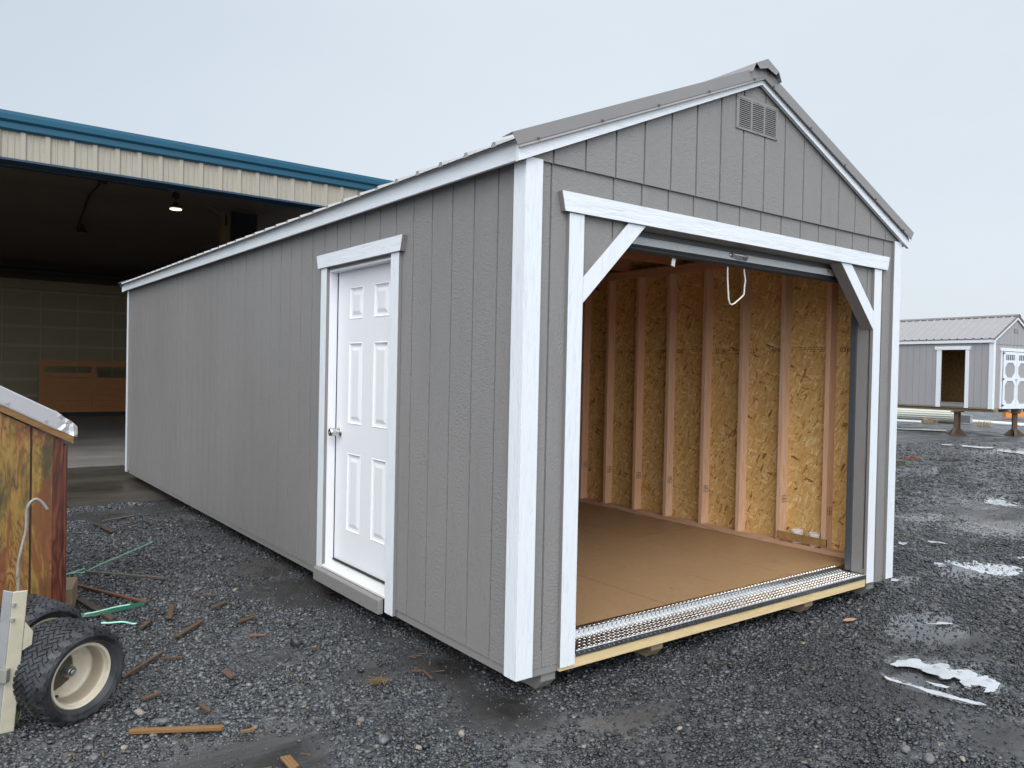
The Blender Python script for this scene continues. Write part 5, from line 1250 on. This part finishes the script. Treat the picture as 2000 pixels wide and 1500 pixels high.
gp = ground_pt(1658, 1214); mb = MB(); mb.prism([(-.045, 0), (-.015, .016), (.03, .013), (.05, 0), (.02, -.014), (-.02, -.013)], 'z', 0, .004); o = mb.build('dry_leaf', mat('pink_tan_leaf', fn=weathered((.42, .22, .15), .6, .2, .2, 20))); o.location = (gp.x, gp.y, .010); o.rotation_euler = (R(10), R(-6), R(-30)); tag(o, 'pinkish tan dry leaf on the gravel in front of the big door', 'leaf')
# a few pale or bigger stones one can pick out
M['palestone'] = mat('pale_stone', fn=weathered((.25, .215, .175), .55, .2, .4, 30)); M['graystone'] = mat('gray_stone', fn=weathered((.12, .12, .122), .45, .2, .4, 30))
def stone(px, py, r_, m, lab):
    gp = ground_pt(px, py); bm = bmesh.new(); bmesh.ops.create_icosphere(bm, subdivisions=2, radius=r_)
    sx, sy, sz = random.uniform(.9, 1.3), random.uniform(.65, .95), random.uniform(.45, .65)
    for v in bm.verts: v.co = Vector((v.co.x * sx, v.co.y * sy, v.co.z * sz)) * (1 + random.gauss(0, .07))
    me = bpy.data.meshes.new('stone'); bm.to_mesh(me); bm.free(); me.materials.append(m); o = bpy.data.objects.new('stone', me); COL.objects.link(o)
    o.location = (gp.x, gp.y, r_ * .25); o.rotation_euler = (random.gauss(0, .2), random.gauss(0, .2), random.uniform(0, 6.28)); tag(o, lab, 'stone', 'larger stones among the gravel')
for px, py, r_, m, lab in ((273, 1394, .020, 'palestone', 'cream oval stone below the dolly tyre'), (386, 1153, .028, 'graystone', 'pinkish gray stone beside the far end of the gray lath'), (818, 1462, .016, 'palestone', 'pale pink stone at the bottom, left of the shed corner'), (901, 1435, .020, 'palestone', 'pinkish flat stone below the gray shed corner'), (319, 1411, .020, 'graystone', 'round gray stone above the tan lath'), (1768, 1465, .022, 'graystone', 'gray stone under the pale puddle near the bottom right'), (1880, 1484, .016, 'palestone', 'tan stone near the bottom right corner of the yard'), (1815, 1485, .026, 'graystone', 'broad angular gray stone at the bottom right'), (183, 1482, .022, 'graystone', 'tan gray stone at the bottom left edge'), (243, 1462, .016, 'palestone', 'small peach stone at the bottom left below the lath'), (1327, 1424, .014, 'palestone', 'small pale stone in front of the big door'), (705, 1408, .018, 'graystone', 'light gray flat stone on the wet mud')):
    stone(px, py, r_, M[m], lab)

# ------------------------------------------------------------------ sky and light
SUN_EL, SUN_AZ = R(46), R(217)           # azimuth clockwise from +Y: behind and a little left of the camera
sd = Vector((math.sin(SUN_AZ) * math.cos(SUN_EL), math.cos(SUN_AZ) * math.cos(SUN_EL), math.sin(SUN_EL)))
wd = bpy.data.worlds.new('World'); sc.world = wd; wd.use_nodes = True; nt = wd.node_tree
class WT(NT):
    def __init__(s, t): s.t = t; s._oc = None
w_ = WT(nt); bg = nt.nodes['Background']
gen = w_.n('ShaderNodeTexCoord').outputs['Generated']; w_._oc = gen
sky = w_.n('ShaderNodeTexSky'); sky.sky_type = 'NISHITA'; sky.sun_disc = False; sky.sun_elevation = SUN_EL; sky.sun_rotation = SUN_AZ; sky.air_density = 1.2; sky.dust_density = 4.0
nrm = w_.n('ShaderNodeVectorMath', {0: gen}, operation='NORMALIZE').outputs[0]
zz = w_.n('ShaderNodeSeparateXYZ', {0: nrm}).outputs[2]
dt = w_.n('ShaderNodeVectorMath', {0: nrm, 1: tuple(sd)}, operation='DOT_PRODUCT').outputs[1]
cl = w_.noise(1.6, w_.map((1, 1, 2.4), vec=gen), 5, .55, .3)
# cloud deck: brighter overhead and towards the veiled sun, bluish grey away from it
grad = w_.ramp(zz, [(0.0, (5.5, 6.15, 6.8)), (.16, (5.55, 6.2, 6.85)), (.40, (5.1, 5.8, 6.55)), (1.0, (11.5, 12.1, 12.8))])
glow = w_.ramp(dt, [(0.0, 0.0), (.45, .25), (.8, .8), (1.0, 1.0)])
deck = w_.mix(glow, grad, (25.5, 26.6, 27.6))
rg = w_.n('ShaderNodeVectorMath', {0: nrm, 1: (.88, .42, .22)}, operation='DOT_PRODUCT').outputs[1]
deck = w_.mix(w_.ramp(rg, [(.35, 0.0), (.95, .85)]), deck, (7.3, 7.9, 8.5))
deck = w_.mix(w_.ramp(cl, [(.3, .16), (.62, 0.0)]), deck, (4.4, 5.1, 5.9))
col = w_.mix(.86, sky.outputs[0], deck)
nt.links.new(col, bg.inputs[0]); bg.inputs[1].default_value = .12
sun = bpy.data.lights.new('sun', 'SUN'); sun.energy = 1.0; sun.angle = R(30); sun.color = (1, .98, .95)
so_ = bpy.data.objects.new('sun', sun); COL.objects.link(so_); so_.rotation_euler = (-sd).to_track_quat('-Z', 'Y').to_euler(); so_.location = (0, 0, 12)
vs = sc.view_settings; vs.view_transform = 'Standard'; vs.look = 'None'; vs.gamma = 1.0; vs.exposure = 0.0; vs.use_curve_mapping = False
sc.cycles.max_bounces = 10; sc.cycles.diffuse_bounces = 6; sc.cycles.glossy_bounces = 4; sc.cycles.use_denoising = True
